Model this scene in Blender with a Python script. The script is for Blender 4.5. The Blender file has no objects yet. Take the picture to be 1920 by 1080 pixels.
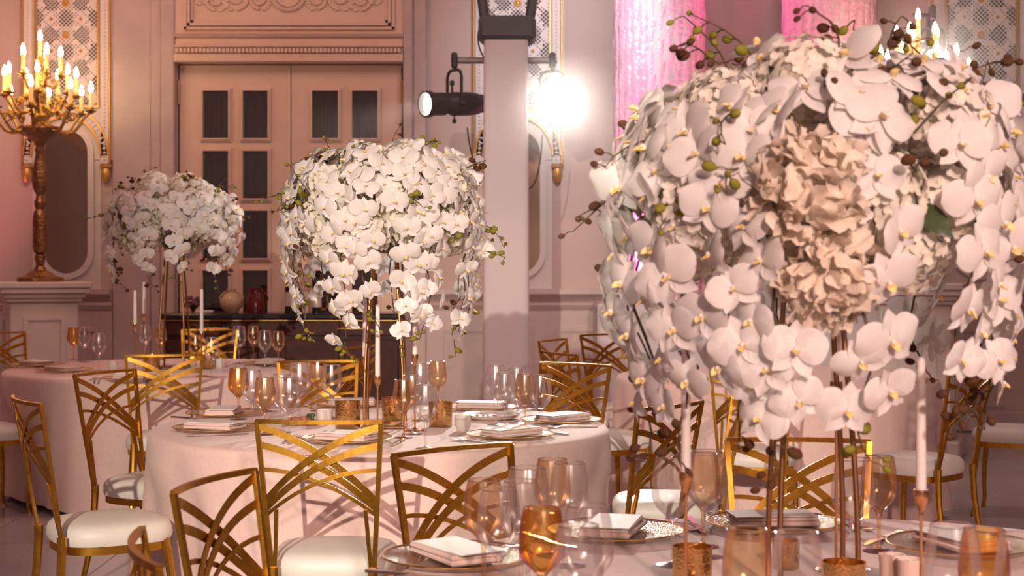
import bpy, math, random
from math import sin, cos, pi, radians as R, atan2, sqrt, hypot
from mathutils import Vector, Matrix

# ------------------------------------------------------------------ camera, world, lights
scene = bpy.context.scene
COL = scene.collection
F, CX, HY, CH = 2950.0, 960.0, 485.0, 1.42          # focal length in px, optical axis, horizon row, eye height

cd = bpy.data.cameras.new('camera'); cam = bpy.data.objects.new('camera', cd); COL.objects.link(cam)
cam.location = (0, 0, CH); cam.rotation_euler = (pi/2, 0, 0)
cd.sensor_width = 36; cd.lens = F/1920*36; cd.shift_y = -(540-HY)/1920
cd.dof.use_dof = True; cd.dof.focus_distance = 5.2; cd.dof.aperture_fstop = 6.3
cd.clip_end = 100
scene.camera = cam

w = bpy.data.worlds.new('ballroom_ambient'); scene.world = w; w.use_nodes = True
w.node_tree.nodes['Background'].inputs[0].default_value = (1.0, 0.54, 0.53, 1)
w.node_tree.nodes['Background'].inputs[1].default_value = 0.145

def aim(o, target):
    o.rotation_euler = (Vector(target)-o.location).to_track_quat('-Z', 'Y').to_euler()
def spot(name, loc, target, power, col, size, blend=0.3, rad=0.06):
    l = bpy.data.lights.new(name, 'SPOT'); l.energy = power; l.color = col
    l.spot_size = R(size); l.spot_blend = blend; l.shadow_soft_size = rad
    o = bpy.data.objects.new(name, l); COL.objects.link(o); o.location = loc; aim(o, target); return o
def area(name, loc, target, power, col, sx, sy):
    l = bpy.data.lights.new(name, 'AREA'); l.energy = power; l.color = col
    l.shape = 'RECTANGLE'; l.size = sx; l.size_y = sy
    o = bpy.data.objects.new(name, l); COL.objects.link(o); o.location = loc; aim(o, target); return o
def point(name, loc, power, col, rad=0.03):
    l = bpy.data.lights.new(name, 'POINT'); l.energy = power; l.color = col; l.shadow_soft_size = rad
    o = bpy.data.objects.new(name, l); COL.objects.link(o); o.location = loc; return o

KEY = (-1.8, -3.1, 3.6)
spot('key_spotlight', KEY, (-0.30, 7.79, 0.80), 2250, (1.0, 0.86, 0.71), 24, 0.45, 0.045)
for k in range(9):                       # ring of unseen lamps added behind the camera for fill and glass sparkle
    point('sparkle_fill', (1.5+.6*cos(k*2*pi/9), -1.1+.6*sin(k*2*pi/9), 3.5+.12*(k % 2)), 30, (1.0, .68, .58), .10)
area('wall_fill_left', (-3.3, 9.3, 5.6), (-3.1, 13.0, 1.9), 62, (1.0, 0.48, 0.38), 1.6, 1.6)  # unseen area fill added to warm the left part of the back wall
area('wall_fill_middle', (1.2, 8.6, 5.6), (1.0, 13.0, 1.9), 42, (1.0, 0.80, 0.74), 1.6, 1.6)  # same kind of added fill, brightens the middle of the back wall
spot('front_flower_fill', (1.1, -2.6, 3.2), (.66, 3.1, 1.45), 1000, (1.0, .70, .61), 25, .5, .16)  # extra light added to lift the front table flowers, no visible fixture
spot('back_spotlight_beam', (0.285, 10.62, 2.50), (0.75, 3.4, 1.3), 750, (1.0, 0.93, 0.84), 46, 0.4, 0.06)
spot('side_spotlight_beam', (-0.62, 10.62, 2.47), (-3.2, 7.4, 0.9), 120, (1.0, 0.90, 0.78), 30, 0.4, 0.06)
spot('moving_head_beam', (0.42, 10.9, 3.62), (0.62, 12.95, 2.9), 85, (0.86, 0.95, 1.0), 80, 0.8, 0.10)
spot('right_spotlight_beam', (3.19, 11.75, 2.90), (1.2, 3.3, 1.3), 420, (1.0, 0.95, 0.90), 40, 0.5, 0.06)
scene.view_settings.view_transform = 'Standard'; scene.view_settings.look = 'None'
scene.view_settings.gamma = 1.0; scene.view_settings.use_curve_mapping = False
scene.view_settings.exposure = 0.30
try:
    scene.cycles.transparent_max_bounces = 40
    scene.cycles.max_bounces = 8; scene.cycles.glossy_bounces = 4; scene.cycles.transmission_bounces = 8
    scene.cycles.diffuse_bounces = 3
    scene.cycles.caustics_reflective = False; scene.cycles.caustics_refractive = False
    scene.cycles.sample_clamp_indirect = 4.0
except Exception: pass

def P(x, y, Y):                       # photo pixel at a known distance
    return Vector(((x-CX)/F*Y, Y, CH-(y-HY)/F*Y))
TOP = 0.757
def T(x, y, z=TOP):                   # photo pixel on a horizontal surface
    return P(x, y, F*(CH-z)/(y-HY))

# ------------------------------------------------------------------ materials
MT = {}
def mat(name, col, rough=0.5, metal=0.0, noise=None, bump=None, **kw):
    m = bpy.data.materials.new(name); m.use_nodes = True; MT[name] = m
    nt = m.node_tree; b = nt.nodes['Principled BSDF']
    b.inputs['Base Color'].default_value = (*col, 1)
    b.inputs['Roughness'].default_value = rough; b.inputs['Metallic'].default_value = metal
    for k, v in kw.items(): b.inputs[k.replace('_', ' ')].default_value = v
    if noise or bump: tc = nt.nodes.new('ShaderNodeTexCoord')
    if noise:
        sc_, col2, lo, hi = noise
        n = nt.nodes.new('ShaderNodeTexNoise'); n.inputs['Scale'].default_value = sc_; n.inputs['Detail'].default_value = 4
        nt.links.new(tc.outputs['Object'], n.inputs['Vector'])
        cr = nt.nodes.new('ShaderNodeValToRGB'); cr.color_ramp.elements[0].position = lo; cr.color_ramp.elements[1].position = hi
        cr.color_ramp.elements[0].color = (*col, 1); cr.color_ramp.elements[1].color = (*col2, 1)
        nt.links.new(n.outputs['Fac'], cr.inputs['Fac']); nt.links.new(cr.outputs['Color'], b.inputs['Base Color'])
    if bump:
        n2 = nt.nodes.new('ShaderNodeTexNoise'); n2.inputs['Scale'].default_value = bump[0]; n2.inputs['Detail'].default_value = 3
        nt.links.new(tc.outputs['Object'], n2.inputs['Vector'])
        bp = nt.nodes.new('ShaderNodeBump'); bp.inputs['Strength'].default_value = bump[1]; bp.inputs['Distance'].default_value = bump[2] if len(bump) > 2 else 0.01
        nt.links.new(n2.outputs['Fac'], bp.inputs['Height']); nt.links.new(bp.outputs['Normal'], b.inputs['Normal'])
    return m
def emat(name, col, strength):
    m = bpy.data.materials.new(name); m.use_nodes = True; MT[name] = m
    b = m.node_tree.nodes['Principled BSDF']
    b.inputs['Base Color'].default_value = (*col, 1); b.inputs['Emission Color'].default_value = (*col, 1)
    b.inputs['Emission Strength'].default_value = strength
    return m
def petal_mat(name, col, col2, trans=0.35):
    m = bpy.data.materials.new(name); m.use_nodes = True; MT[name] = m
    nt = m.node_tree; nt.nodes.clear()
    out = nt.nodes.new('ShaderNodeOutputMaterial'); mix = nt.nodes.new('ShaderNodeMixShader'); mix.inputs[0].default_value = trans
    d = nt.nodes.new('ShaderNodeBsdfDiffuse'); t = nt.nodes.new('ShaderNodeBsdfTranslucent')
    tc = nt.nodes.new('ShaderNodeTexCoord'); n = nt.nodes.new('ShaderNodeTexNoise'); n.inputs['Scale'].default_value = 3.0
    cr = nt.nodes.new('ShaderNodeValToRGB'); cr.color_ramp.elements[0].position = .35; cr.color_ramp.elements[1].position = .7
    cr.color_ramp.elements[0].color = (*col, 1); cr.color_ramp.elements[1].color = (*col2, 1)
    nt.links.new(tc.outputs['Object'], n.inputs['Vector']); nt.links.new(n.outputs['Fac'], cr.inputs['Fac'])
    for q in (d, t): nt.links.new(cr.outputs['Color'], q.inputs['Color'])
    nt.links.new(d.outputs[0], mix.inputs[1]); nt.links.new(t.outputs[0], mix.inputs[2]); nt.links.new(mix.outputs[0], out.inputs[0])
    return m
def thin_glass(name, tint, gloss, base, k, gl2=None, rough=0.02, bump=None):
    """thin blown glass: tinted see-through wall with a Fresnel reflection"""
    m = bpy.data.materials.new(name); m.use_nodes = True; MT[name] = m
    nt = m.node_tree; nt.nodes.clear(); N = nt.nodes.new; L = nt.links.new
    out = N('ShaderNodeOutputMaterial'); mix = N('ShaderNodeMixShader')
    t = N('ShaderNodeBsdfTransparent'); t.inputs[0].default_value = (*tint, 1)
    g = N('ShaderNodeBsdfGlossy'); g.inputs['Roughness'].default_value = rough; g.inputs['Color'].default_value = (*gloss, 1)
    fr = N('ShaderNodeLayerWeight'); fr.inputs['Blend'].default_value = 0.35
    ma = N('ShaderNodeMath'); ma.operation = 'MULTIPLY_ADD'; ma.inputs[1].default_value = k; ma.inputs[2].default_value = base
    L(fr.outputs['Fresnel'], ma.inputs[0]); L(ma.outputs[0], mix.inputs[0])
    if gl2:
        cr = N('ShaderNodeValToRGB'); e = cr.color_ramp.elements
        e[0].color = (*gloss, 1); e[1].color = (*gl2, 1); e[0].position = .3; e[1].position = .75
        L(fr.outputs['Facing'], cr.inputs['Fac']); L(cr.outputs['Color'], g.inputs['Color'])
    if bump:
        tc = N('ShaderNodeTexCoord'); v = N('ShaderNodeTexVoronoi'); v.inputs['Scale'].default_value = bump[0]
        bp = N('ShaderNodeBump'); bp.inputs['Strength'].default_value = bump[1]; bp.inputs['Distance'].default_value = .004
        L(tc.outputs['Object'], v.inputs['Vector']); L(v.outputs['Distance'], bp.inputs['Height']); L(bp.outputs['Normal'], g.inputs['Normal'])
    L(t.outputs[0], mix.inputs[1]); L(g.outputs[0], mix.inputs[2]); L(mix.outputs[0], out.inputs[0])
    return m

mat('chair_gold', (0.62, 0.33, 0.045), 0.36, 1.0, noise=(40, (0.50, 0.25, 0.03), .4, .7))
mat('bronze_gold', (0.60, 0.34, 0.07), 0.24, 1.0, noise=(25, (0.24, 0.11, 0.02), .42, .68), bump=(70, .9, .01))
mat('dark_bronze', (0.30, 0.15, 0.06), 0.30, 1.0, noise=(18, (0.45, 0.26, 0.08), .5, .8), bump=(45, .9, .012))
mat('copper_gold', (0.80, 0.45, 0.22), 0.22, 1.0)
mat('stand_gold', (0.36, 0.19, 0.085), 0.30, 1.0)
thin_glass('glass_rim', (0.98, 0.95, 0.92), (1, .95, .9), 0.5, 0.5, None, 0.25)
mat('gold_trim', (0.78, 0.44, 0.13), 0.45, 0.75)
mat('rim_gold', (0.85, 0.55, 0.20), 0.20, 1.0)
mat('seat_vinyl', (0.78, 0.74, 0.66), 0.45, bump=(9, .12, .01))
mat('blush_cloth', (0.80, 0.58, 0.52), 0.85, noise=(60, (0.76, 0.54, 0.49), .4, .7), bump=(420, .08, .001), Sheen_Weight=.15)
mat('napkin_cloth', (0.80, 0.60, 0.54), 0.8, bump=(300, .1, .001))
mat('card_white', (0.86, 0.82, 0.76), 0.6)
mat('card_ink', (0.10, 0.07, 0.06), 0.6)
petal_mat('orchid_white', (0.90, 0.87, 0.84), (0.86, 0.81, 0.78), .3)
petal_mat('hydrangea_cream', (0.90, 0.85, 0.75), (0.86, 0.79, 0.66), .25)
petal_mat('ruffle_cream', (0.92, 0.83, 0.70), (0.88, 0.74, 0.60), .3)
petal_mat('bud_green', (0.22, 0.21, 0.03), (0.34, 0.30, 0.05), .15)
petal_mat('bud_plum', (0.12, 0.03, 0.03), (0.10, 0.09, 0.03), .1)
mat('orchid_lip', (0.90, 0.70, 0.28), 0.5, noise=(11, (0.84, 0.46, 0.30), .52, .7))
mat('orchid_column', (0.85, 0.78, 0.66), 0.5)
mat('stem_brown', (0.085, 0.055, 0.022), 0.6)
mat('leaf_green', (0.035, 0.06, 0.02), 0.45, noise=(20, (0.06, 0.09, 0.03), .4, .7))
thin_glass('glass_clear', (0.975, 0.965, 0.96), (1, 0.97, 0.95), 0.07, 0.45, (0.92, 0.88, 1.0), 0.20)
thin_glass('glass_amber', (0.965, 0.84, 0.66), (1.0, 0.84, 0.64), 0.08, 0.6, (0.80, 0.62, 1.0), 0.20)
thin_glass('glass_deep_amber', (0.94, 0.68, 0.33), (1.0, 0.74, 0.36), 0.16, 0.6, (0.75, 0.5, 0.95), 0.20)
thin_glass('glass_mercury', (0.85, 0.62, 0.28), (1.0, 0.74, 0.34), 0.55, 0.4, None, 0.14, (150, .2))
thin_glass('glass_charger', (0.97, 0.93, 0.88), (1.0, 0.93, 0.84), 0.10, 0.35, None, 0.16, (140, 1.0))
thin_glass('glass_pane', (0.80, 0.76, 0.72), (1, 1, 1), 0.05, 0.9)
mat('solid_glass', (1, 0.97, 0.95), 0.02, 0, Transmission_Weight=1.0, IOR=1.45)
mat('solid_amber', (1, 0.72, 0.42), 0.02, 0, Transmission_Weight=1.0, IOR=1.45)
mat('silver', (0.72, 0.66, 0.62), 0.18, 1.0)
mat('candle_wax', (0.82, 0.72, 0.68), 0.45, 0, Subsurface_Weight=.3)
mat('ceramic_white', (0.82, 0.74, 0.68), 0.2, noise=(12, (0.70, 0.62, 0.56), .5, .7))
mat('ceramic_ivory', (0.80, 0.60, 0.50), 0.3)
mat('slate_board', (0.26, 0.16, 0.11), 0.5)
mat('food_red', (0.45, 0.05, 0.03), 0.4, noise=(60, (0.62, 0.32, 0.16), .45, .6))
mat('food_green', (0.04, 0.11, 0.02), 0.5)
mat('wall_plaster', (0.62, 0.46, 0.41), 0.6, noise=(1.6, (0.57, 0.43, 0.39), .35, .7), bump=(14, .05, .01))
mat('wall_marble', (0.60, 0.46, 0.42), 0.35, noise=(3.5, (0.52, 0.40, 0.38), .4, .62))
mat('trim_white', (0.76, 0.66, 0.60), 0.5)
mat('lattice_white', (0.80, 0.70, 0.67), 0.5)
mat('lattice_void', (0.05, 0.035, 0.04), 0.8)
mat('door_paint', (0.78, 0.56, 0.43), 0.45, noise=(3, (0.74, 0.52, 0.40), .4, .7))
mat('sheer_curtain', (0.30, 0.25, 0.21), 0.8, noise=(9, (0.24, 0.19, 0.16), .4, .7))
mat('brass', (0.60, 0.36, 0.10), 0.35, 1.0)
mat('mirror', (0.50, 0.36, 0.27), 0.10, 1.0)
mat('floor_gloss', (0.52, 0.46, 0.47), 0.14, noise=(1.2, (0.46, 0.41, 0.43), .4, .7))
mat('mahogany', (0.055, 0.014, 0.010), 0.42, noise=(6, (0.085, 0.024, 0.014), .4, .65), Specular_IOR_Level=.22)
mat('black_marble', (0.018, 0.015, 0.016), 0.18)
mat('pedestal_marble', (0.72, 0.62, 0.55), 0.4, noise=(2.5, (0.62, 0.53, 0.48), .4, .65))
mat('stretch_fabric', (0.72, 0.65, 0.66), 0.75)
mat('lamp_black', (0.035, 0.032, 0.032), 0.42)
mat('lamp_grey', (0.10, 0.10, 0.105), 0.5)
mat('pipe_grey', (0.45, 0.41, 0.40), 0.4, 0.4)
mat('cable_black', (0.05, 0.045, 0.045), 0.6)
mat('bottle_dark', (0.012, 0.012, 0.010), 0.08)
mat('bottle_label', (0.55, 0.46, 0.38), 0.6)
mat('red_foil', (0.16, 0.015, 0.015), 0.35)
mat('jug_red', (0.13, 0.012, 0.016), 0.2)
mat('vase_cream', (0.56, 0.38, 0.22), 0.3)
mat('book_tan', (0.42, 0.30, 0.20), 0.6)
mat('paper_white', (0.72, 0.66, 0.60), 0.7)
mat('candle_tube', (0.85, 0.58, 0.24), 0.5, 0, Subsurface_Weight=.3, Emission_Color=(1.0, .50, .12, 1), Emission_Strength=.35)
mat('crystal_strand', (0.88, 0.52, 0.64), 0.22, 0.0, noise=(5, (0.78, 0.44, 0.56), .35, .65), bump=(28, .6, .02), Specular_IOR_Level=.9)
emat('bulb_glow', (1.0, 0.80, 0.50), 22)
emat('lens_glow', (1.0, 0.94, 0.84), 60)
emat('lens_glow_side', (1.0, 0.93, 0.78), 9)
emat('uplight_lens', (1.0, 0.10, 0.45), 12)

# ------------------------------------------------------------------ mesh helpers
class MB:
    def __init__(s): s.v = []; s.f = []; s.m = []
    def add(s, vs, fs, mi=0):
        o = len(s.v); s.v.extend([tuple(p) for p in vs]); s.f.extend([tuple(i+o for i in q) for q in fs]); s.m.extend([mi]*len(fs))
        return s
    def box(s, c, d, rot=None, mi=0, bev=0.0):
        x, y, z = d[0]/2, d[1]/2, d[2]/2
        if bev > 0 and min(x, y, z) > bev*1.05:
            vs = []; b = bev
            for sx in (-1, 1):
                for sy in (-1, 1):
                    for sz in (-1, 1):
                        vs += [(sx*(x-b), sy*(y-b), sz*z), (sx*(x-b), sy*y, sz*(z-b)), (sx*x, sy*(y-b), sz*(z-b))]
            def I(sx, sy, sz, k): return ((sx > 0)*4+(sy > 0)*2+(sz > 0))*3+k
            fs = []
            for g in (-1, 1):
                a = [I(-1, -1, g, 0), I(1, -1, g, 0), I(1, 1, g, 0), I(-1, 1, g, 0)]; fs.append(a if g > 0 else a[::-1])
                a = [I(-1, g, -1, 1), I(1, g, -1, 1), I(1, g, 1, 1), I(-1, g, 1, 1)]; fs.append(a if g < 0 else a[::-1])
                a = [I(g, -1, -1, 2), I(g, 1, -1, 2), I(g, 1, 1, 2), I(g, -1, 1, 2)]; fs.append(a if g > 0 else a[::-1])
                for h in (-1, 1):
                    fs.append([I(-1, g, h, 0), I(1, g, h, 0), I(1, g, h, 1), I(-1, g, h, 1)])
                    fs.append([I(g, -1, h, 0), I(g, 1, h, 0), I(g, 1, h, 2), I(g, -1, h, 2)])
                    fs.append([I(g, h, -1, 1), I(g, h, 1, 1), I(g, h, 1, 2), I(g, h, -1, 2)])
                    for q in (-1, 1): fs.append([I(g, h, q, 0), I(g, h, q, 1), I(g, h, q, 2)])
        else:
            vs = [(-x, -y, -z), (x, -y, -z), (x, y, -z), (-x, y, -z), (-x, -y, z), (x, -y, z), (x, y, z), (-x, y, z)]
            fs = [(0, 3, 2, 1), (4, 5, 6, 7), (0, 1, 5, 4), (1, 2, 6, 5), (2, 3, 7, 6), (3, 0, 4, 7)]
        vs = [Vector(p) for p in vs]
        if rot is not None: vs = [rot @ p for p in vs]
        c = Vector(c); return s.add([p+c for p in vs], fs, mi)
    def bb(s, x0, x1, y0, y1, z0, z1, mi=0, bev=0.0):
        return s.box(((x0+x1)/2, (y0+y1)/2, (z0+z1)/2), (x1-x0, y1-y0, z1-z0), None, mi, bev)
    def lathe(s, prof, n=20, c=(0, 0, 0), mi=0, rot=None, closed=False):
        vs = []; fs = []; c = Vector(c); ring = []
        for r, z in prof:
            if r < 1e-6: ring.append([len(vs)]); vs.append(Vector((0, 0, z)))
            else:
                ring.append(list(range(len(vs), len(vs)+n)))
                vs += [Vector((r*cos(2*pi*k/n), r*sin(2*pi*k/n), z)) for k in range(n)]
        for a, b in zip(ring, ring[1:]):
            for k in range(n):
                k2 = (k+1) % n
                if len(a) == 1 and len(b) == 1: continue
                if len(a) == 1: fs.append((a[0], b[k2], b[k]))
                elif len(b) == 1: fs.append((a[k], a[k2], b[0]))
                else: fs.append((a[k], a[k2], b[k2], b[k]))
        if rot is not None: vs = [rot @ p for p in vs]
        return s.add([p+c for p in vs], fs, mi)
    def tube(s, path, rad, n=6, mi=0, cap=True, flat=None):
        path = [Vector(p) for p in path]; m = len(path)
        rads = rad if isinstance(rad, (list, tuple)) else [rad]*m
        vs = []; fs = []; prev = None
        for i, p in enumerate(path):
            t = (path[min(i+1, m-1)]-path[max(i-1, 0)]).normalized()
            if prev is None:
                a = Vector((0, 0, 1)) if abs(t.z) < .9 else Vector((0, 1, 0))
                u = t.cross(a).normalized()
            else: u = (prev-t*prev.dot(t)).normalized()
            prev = u; v = t.cross(u)
            for k in range(n):
                an = 2*pi*(k+.5)/n
                vs.append(p+(u*cos(an)+v*sin(an)*(flat or 1))*rads[i])
        for i in range(m-1):
            for k in range(n):
                k2 = (k+1) % n; fs.append((i*n+k, i*n+k2, (i+1)*n+k2, (i+1)*n+k))
        if cap: fs.append(tuple(range(n))[::-1]); fs.append(tuple(range((m-1)*n, m*n)))
        return s.add(vs, fs, mi)
    def ribbon(s, path, wvec, tvec, mi=0):
        """bar of rectangular section along path; wvec/tvec half-extents (Vector or list)"""
        vs = []; fs = []; m = len(path)
        for i, p in enumerate(path):
            p = Vector(p); a = wvec[i] if isinstance(wvec, list) else wvec; b = tvec[i] if isinstance(tvec, list) else tvec
            vs += [p-a-b, p+a-b, p+a+b, p-a+b]
        for i in range(m-1):
            for k in range(4):
                k2 = (k+1) % 4; fs.append((i*4+k, i*4+k2, i*4+4+k2, i*4+4+k))
        fs += [(3, 2, 1, 0), ((m-1)*4, (m-1)*4+1, (m-1)*4+2, (m-1)*4+3)]
        return s.add(vs, fs, mi)
    def ball(s, c, r, n=8, m=6, mi=0, sc=(1, 1, 1), rot=None):
        prof = [(sin(pi*i/m), -cos(pi*i/m)) for i in range(m+1)]; prof[0] = (0, -1); prof[-1] = (0, 1)
        q = MB().lathe(prof, n); vs = [Vector((p[0]*r*sc[0], p[1]*r*sc[1], p[2]*r*sc[2])) for p in q.v]
        if rot is not None: vs = [rot @ p for p in vs]
        c = Vector(c); return s.add([p+c for p in vs], q.f, mi)
    def mesh(s, name, mats, smooth=True, ang=42):
        me = bpy.data.meshes.new(name); me.from_pydata(s.v, [], s.f)
        if isinstance(mats, str): mats = [mats]
        for q in mats: me.materials.append(MT[q])
        if len(mats) > 1: me.polygons.foreach_set('material_index', s.m)
        if smooth:
            me.polygons.foreach_set('use_smooth', [True]*len(s.f))
            try: me.set_sharp_from_angle(angle=R(ang))
            except Exception: pass
        me.update(); return me

def tag(o, label=None, cat=None, group=None, kind=None):
    if label: o['label'] = label
    if cat: o['category'] = cat
    if group: o['group'] = group
    if kind: o['kind'] = kind
    return o
def ob(name, mesh, parent=None, loc=None, rz=None):
    o = bpy.data.objects.new(name, mesh); COL.objects.link(o)
    if parent: o.parent = parent
    if loc is not None: o.location = loc
    if rz is not None: o.rotation_euler = (0, 0, rz)
    return o
def empty(name, loc=(0, 0, 0), rz=0, **kw):
    o = bpy.data.objects.new(name, None); COL.objects.link(o); o.empty_display_size = .1
    o.location = loc; o.rotation_euler = (0, 0, rz); tag(o, **kw); return o
def spawn(name, proto, loc, rz=0.0, sc=1.0, label=None, cat=None, group=None):
    """proto: list of (part name, mesh, [(sub name, mesh), ...])"""
    r = empty(name, loc, rz, label=label, cat=cat, group=group); r.scale = (sc, sc, sc)
    for pn, me, subs in proto:
        c = ob(pn, me, r)
        for sn, sm in subs: ob(sn, sm, c)
    return r
def lerp(a, b, t): return a+(b-a)*t
def smooth(t): t = max(0, min(1, t)); return t*t*(3-2*t)

# ------------------------------------------------------------------ setting: floor and walls
WY = 13.0; WS = F/WY
def WX(x): return (x-CX)/WS
def WZ(y): return CH-(y-HY)/WS
fl = empty('floor', kind='structure')
fm = MB().bb(-9, 9, -6, WY+.1, -.12, -.006); ob('floor_base', fm.mesh('floor_base', 'floor_gloss'), fl)
tile = MB().box((0, 0, -.003), (.796, .796, .006), None, 0, .0025).mesh('tile', 'floor_gloss')
for i in range(-7, 8):
    for j in range(5, 16):
        ob('floor_tile', tile, fl, (i*.8+.1, j*.8+.2, 0))
wb = empty('wall_back', kind='structure')
m = MB()                                   # wall with the doorway left open
dx0, dx1, dzt = WX(333), WX(757), WZ(120)
m.bb(-9, dx0, WY, WY+.3, 0, 6.5); m.bb(dx1, 9, WY, WY+.3, 0, 6.5); m.bb(dx0, dx1, WY, WY+.3, dzt, 6.5)
ob('wall_surface', m.mesh('wall_surface', 'wall_plaster'), wb)
for nm, xs in (('wall_left', -9.15), ('wall_right', 9.15)):
    tag(ob(nm, MB().bb(xs-.15, xs+.15, -6, WY+.3, 0, 6.5).mesh(nm, 'wall_plaster')), kind='structure')
# marble pilasters beside the door
pl = empty('trim_1', kind='structure')
for a, b, d in ((212, 285, .03), (285, 305, .06), (305, 331, .09), (757, 775, .09), (775, 800, .06)):
    ob('pilaster_strip', MB().bb(WX(a), WX(b), WY-d, WY, 0, 6.5, 0, .008).mesh('pilaster', 'wall_marble'), pl)
# dado rail
da = empty('trim_2', kind='structure')
def dado(x0, x1):
    prof = [(.0, 1.00), (.05, 1.00), (.07, 1.04), (.05, 1.07), (.09, 1.11), (.12, 1.13), (.12, 1.17), (0, 1.17)]
    for (d0, z0), (d1, z1) in zip(prof, prof[1:]): pass
    vs = []; fs = []
    for X in (x0, x1): vs += [(X, WY-d, z) for d, z in prof]
    n = len(prof)
    for k in range(n-1): fs.append((k, k+1, n+k+1, n+k))
    fs += [tuple(range(n))[::-1], tuple(range(n, 2*n))]
    ob('dado_rail', MB().add(vs, fs).mesh('dado_rail', 'wall_marble'), da)
    ob('dado_face', MB().bb(x0, x1, WY-.04, WY, 0, 1.0).mesh('dado_face', 'wall_marble'), da)
    k = max(1, int((x1-x0)/.9)); wd = (x1-x0)/k
    for i in range(k):
        a, b = x0+i*wd+.1, x0+(i+1)*wd-.1
        q = MB()
        for r in ((a, b, .82, .86), (a, b, .2, .24), (a, a+.04, .24, .82), (b-.04, b, .24, .82)): q.bb(r[0], r[1], WY-.055, WY-.04, r[2], r[3])
        ob('dado_panel_moulding', q.mesh('dado_moulding', 'wall_marble', False), da)
dado(-9, WX(212)); dado(WX(800), 9)
tag(ob('baseboard_back', MB().bb(WX(800), 9, WY-.07, WY-.04, 0, .16, 0, .01).mesh('baseboard', 'wall_marble')), kind='structure')

# ---- double door with glazed leaves
dr = empty('door_1', kind='structure')
lx, mx, rx = WX(336), WX(545), WX(752); zt = WZ(122)
rows = [(170, 259), (283, 372), (395, 484), (507, 596)]
pane_me = {}
def leaf(x0, x1, cols):
    m = MB(); Y0, Y1 = WY+.02, WY+.07
    xs = [x0]+[v for c in cols for v in (WX(c[0]), WX(c[1]))]+[x1]
    for i in range(0, 6, 2): m.bb(xs[i], xs[i+1], Y0, Y1, .02, zt)
    zs = [zt]+[v for r in rows for v in (WZ(r[0]), WZ(r[1]))]+[.02]
    for c in cols:
        for i in range(0, 10, 2): m.bb(WX(c[0]), WX(c[1]), Y0, Y1, zs[i+1], zs[i])
    lf = ob('door_leaf', m.mesh('door_leaf', 'door_paint', False), dr)
    for c in cols:
        a, b = WX(c[0]), WX(c[1])
        for r in rows:
            t, u = WZ(r[0]), WZ(r[1]); q = MB(); g = .022
            for d, e in ((Y0-.018, .026), (Y0-.03, .012)):
                q.bb(a-e, b+e, d, Y0, t, t+e, 0); q.bb(a-e, b+e, d, Y0, u-e, u, 0)
                q.bb(a-e, a, d, Y0, u, t, 0); q.bb(b, b+e, d, Y0, u, t, 0)
            ob('pane_moulding', q.mesh('pane_moulding', 'door_paint', False), lf)
            ob('pane', MB().bb(a, b, Y0+.02, Y0+.026, u, t).mesh('pane', 'glass_pane', False), lf)
    return lf
l1 = leaf(lx, mx-.004, ((380, 428), (455, 502))); l2 = leaf(mx+.004, rx, ((585, 634), (660, 708)))
for xx, lf in ((334.5, l1), (753.5, l2)):
    for yy in (173, 420): ob('hinge', MB().lathe([(0, 0), (.012, 0), (.012, .2), (0, .2)], 8, (WX(xx), WY+.005, WZ(yy)-.1)).mesh('hinge', 'brass'), lf)
m = MB(); n = 160                            # pleated sheer behind the panes
vs = []; fs = []
for i in range(n+1):
    X = lerp(lx, rx, i/n); yo = WY+.14+.018*sin(i*1.55)+.008*sin(i*.7)
    vs += [(X, yo, .05), (X, yo, zt-.05)]
    if i: fs.append((2*i-2, 2*i, 2*i+1, 2*i-1))
ob('sheer_curtain', m.add(vs, fs).mesh('sheer', 'sheer_curtain'), dr)
ob('door_reveal', MB().bb(dx0-.2, dx1+.2, WY+.29, WY+.32, 0, zt+.3).mesh('reveal', 'lattice_void'), dr)
m = MB()
ax, bx_ = WX(331), WX(757)
for y0, y1, d in ((65, 72, .10), (72, 88, .07), (88, 92, .13), (92, 104, .10), (104, 119, .12)): m.bb(ax, bx_, WY-d, WY, WZ(y1), WZ(y0), 0, .006)
ob('door_cornice', m.mesh('cornice', 'door_paint', True), dr)
den = MB().bb(-.012, .012, -.02, .02, -.018, .018).mesh('dentil', 'door_paint', False)
for i in range(58): ob('dentil', den, dr, (lerp(ax+.03, bx_-.03, i/57), WY-.112, WZ(98)))
m = MB(); m.bb(ax, bx_, WY-.07, WY, WZ(65), 6.2)
ob('overdoor_panel', m.mesh('overdoor', 'door_paint', False), dr)
m = MB(); z0 = WZ(58); zz = 3.95
for e, d in ((0, .095), (.03, .11), (.055, .085)):
    a, b, c = WX(349)+e, WX(741)-e, z0+e
    m.bb(a, b, WY-d, WY-.06, c, c+.022); m.bb(a, a+.022, WY-d, WY-.06, c, zz-e); m.bb(b-.022, b, WY-d, WY-.06, c, zz-e); m.bb(a, b, WY-d, WY-.06, zz-e-.022, zz-e)
ob('overdoor_frame', m.mesh('overdoor_frame', 'door_paint', False), dr)
xc = WX(543); zc = WZ(-8)
m = MB().tube([(xc+.135*cos(t), WY-.08, zc+.13*sin(t)) for t in [i*pi/18 for i in range(37)]], .018, 6)
m.tube([(xc+.10*cos(t), WY-.08, zc+.10*sin(t)) for t in [i*pi/14 for i in range(29)]], .010, 5)
ob('medallion_ring', m.mesh('medallion', 'door_paint'), dr)
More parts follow.
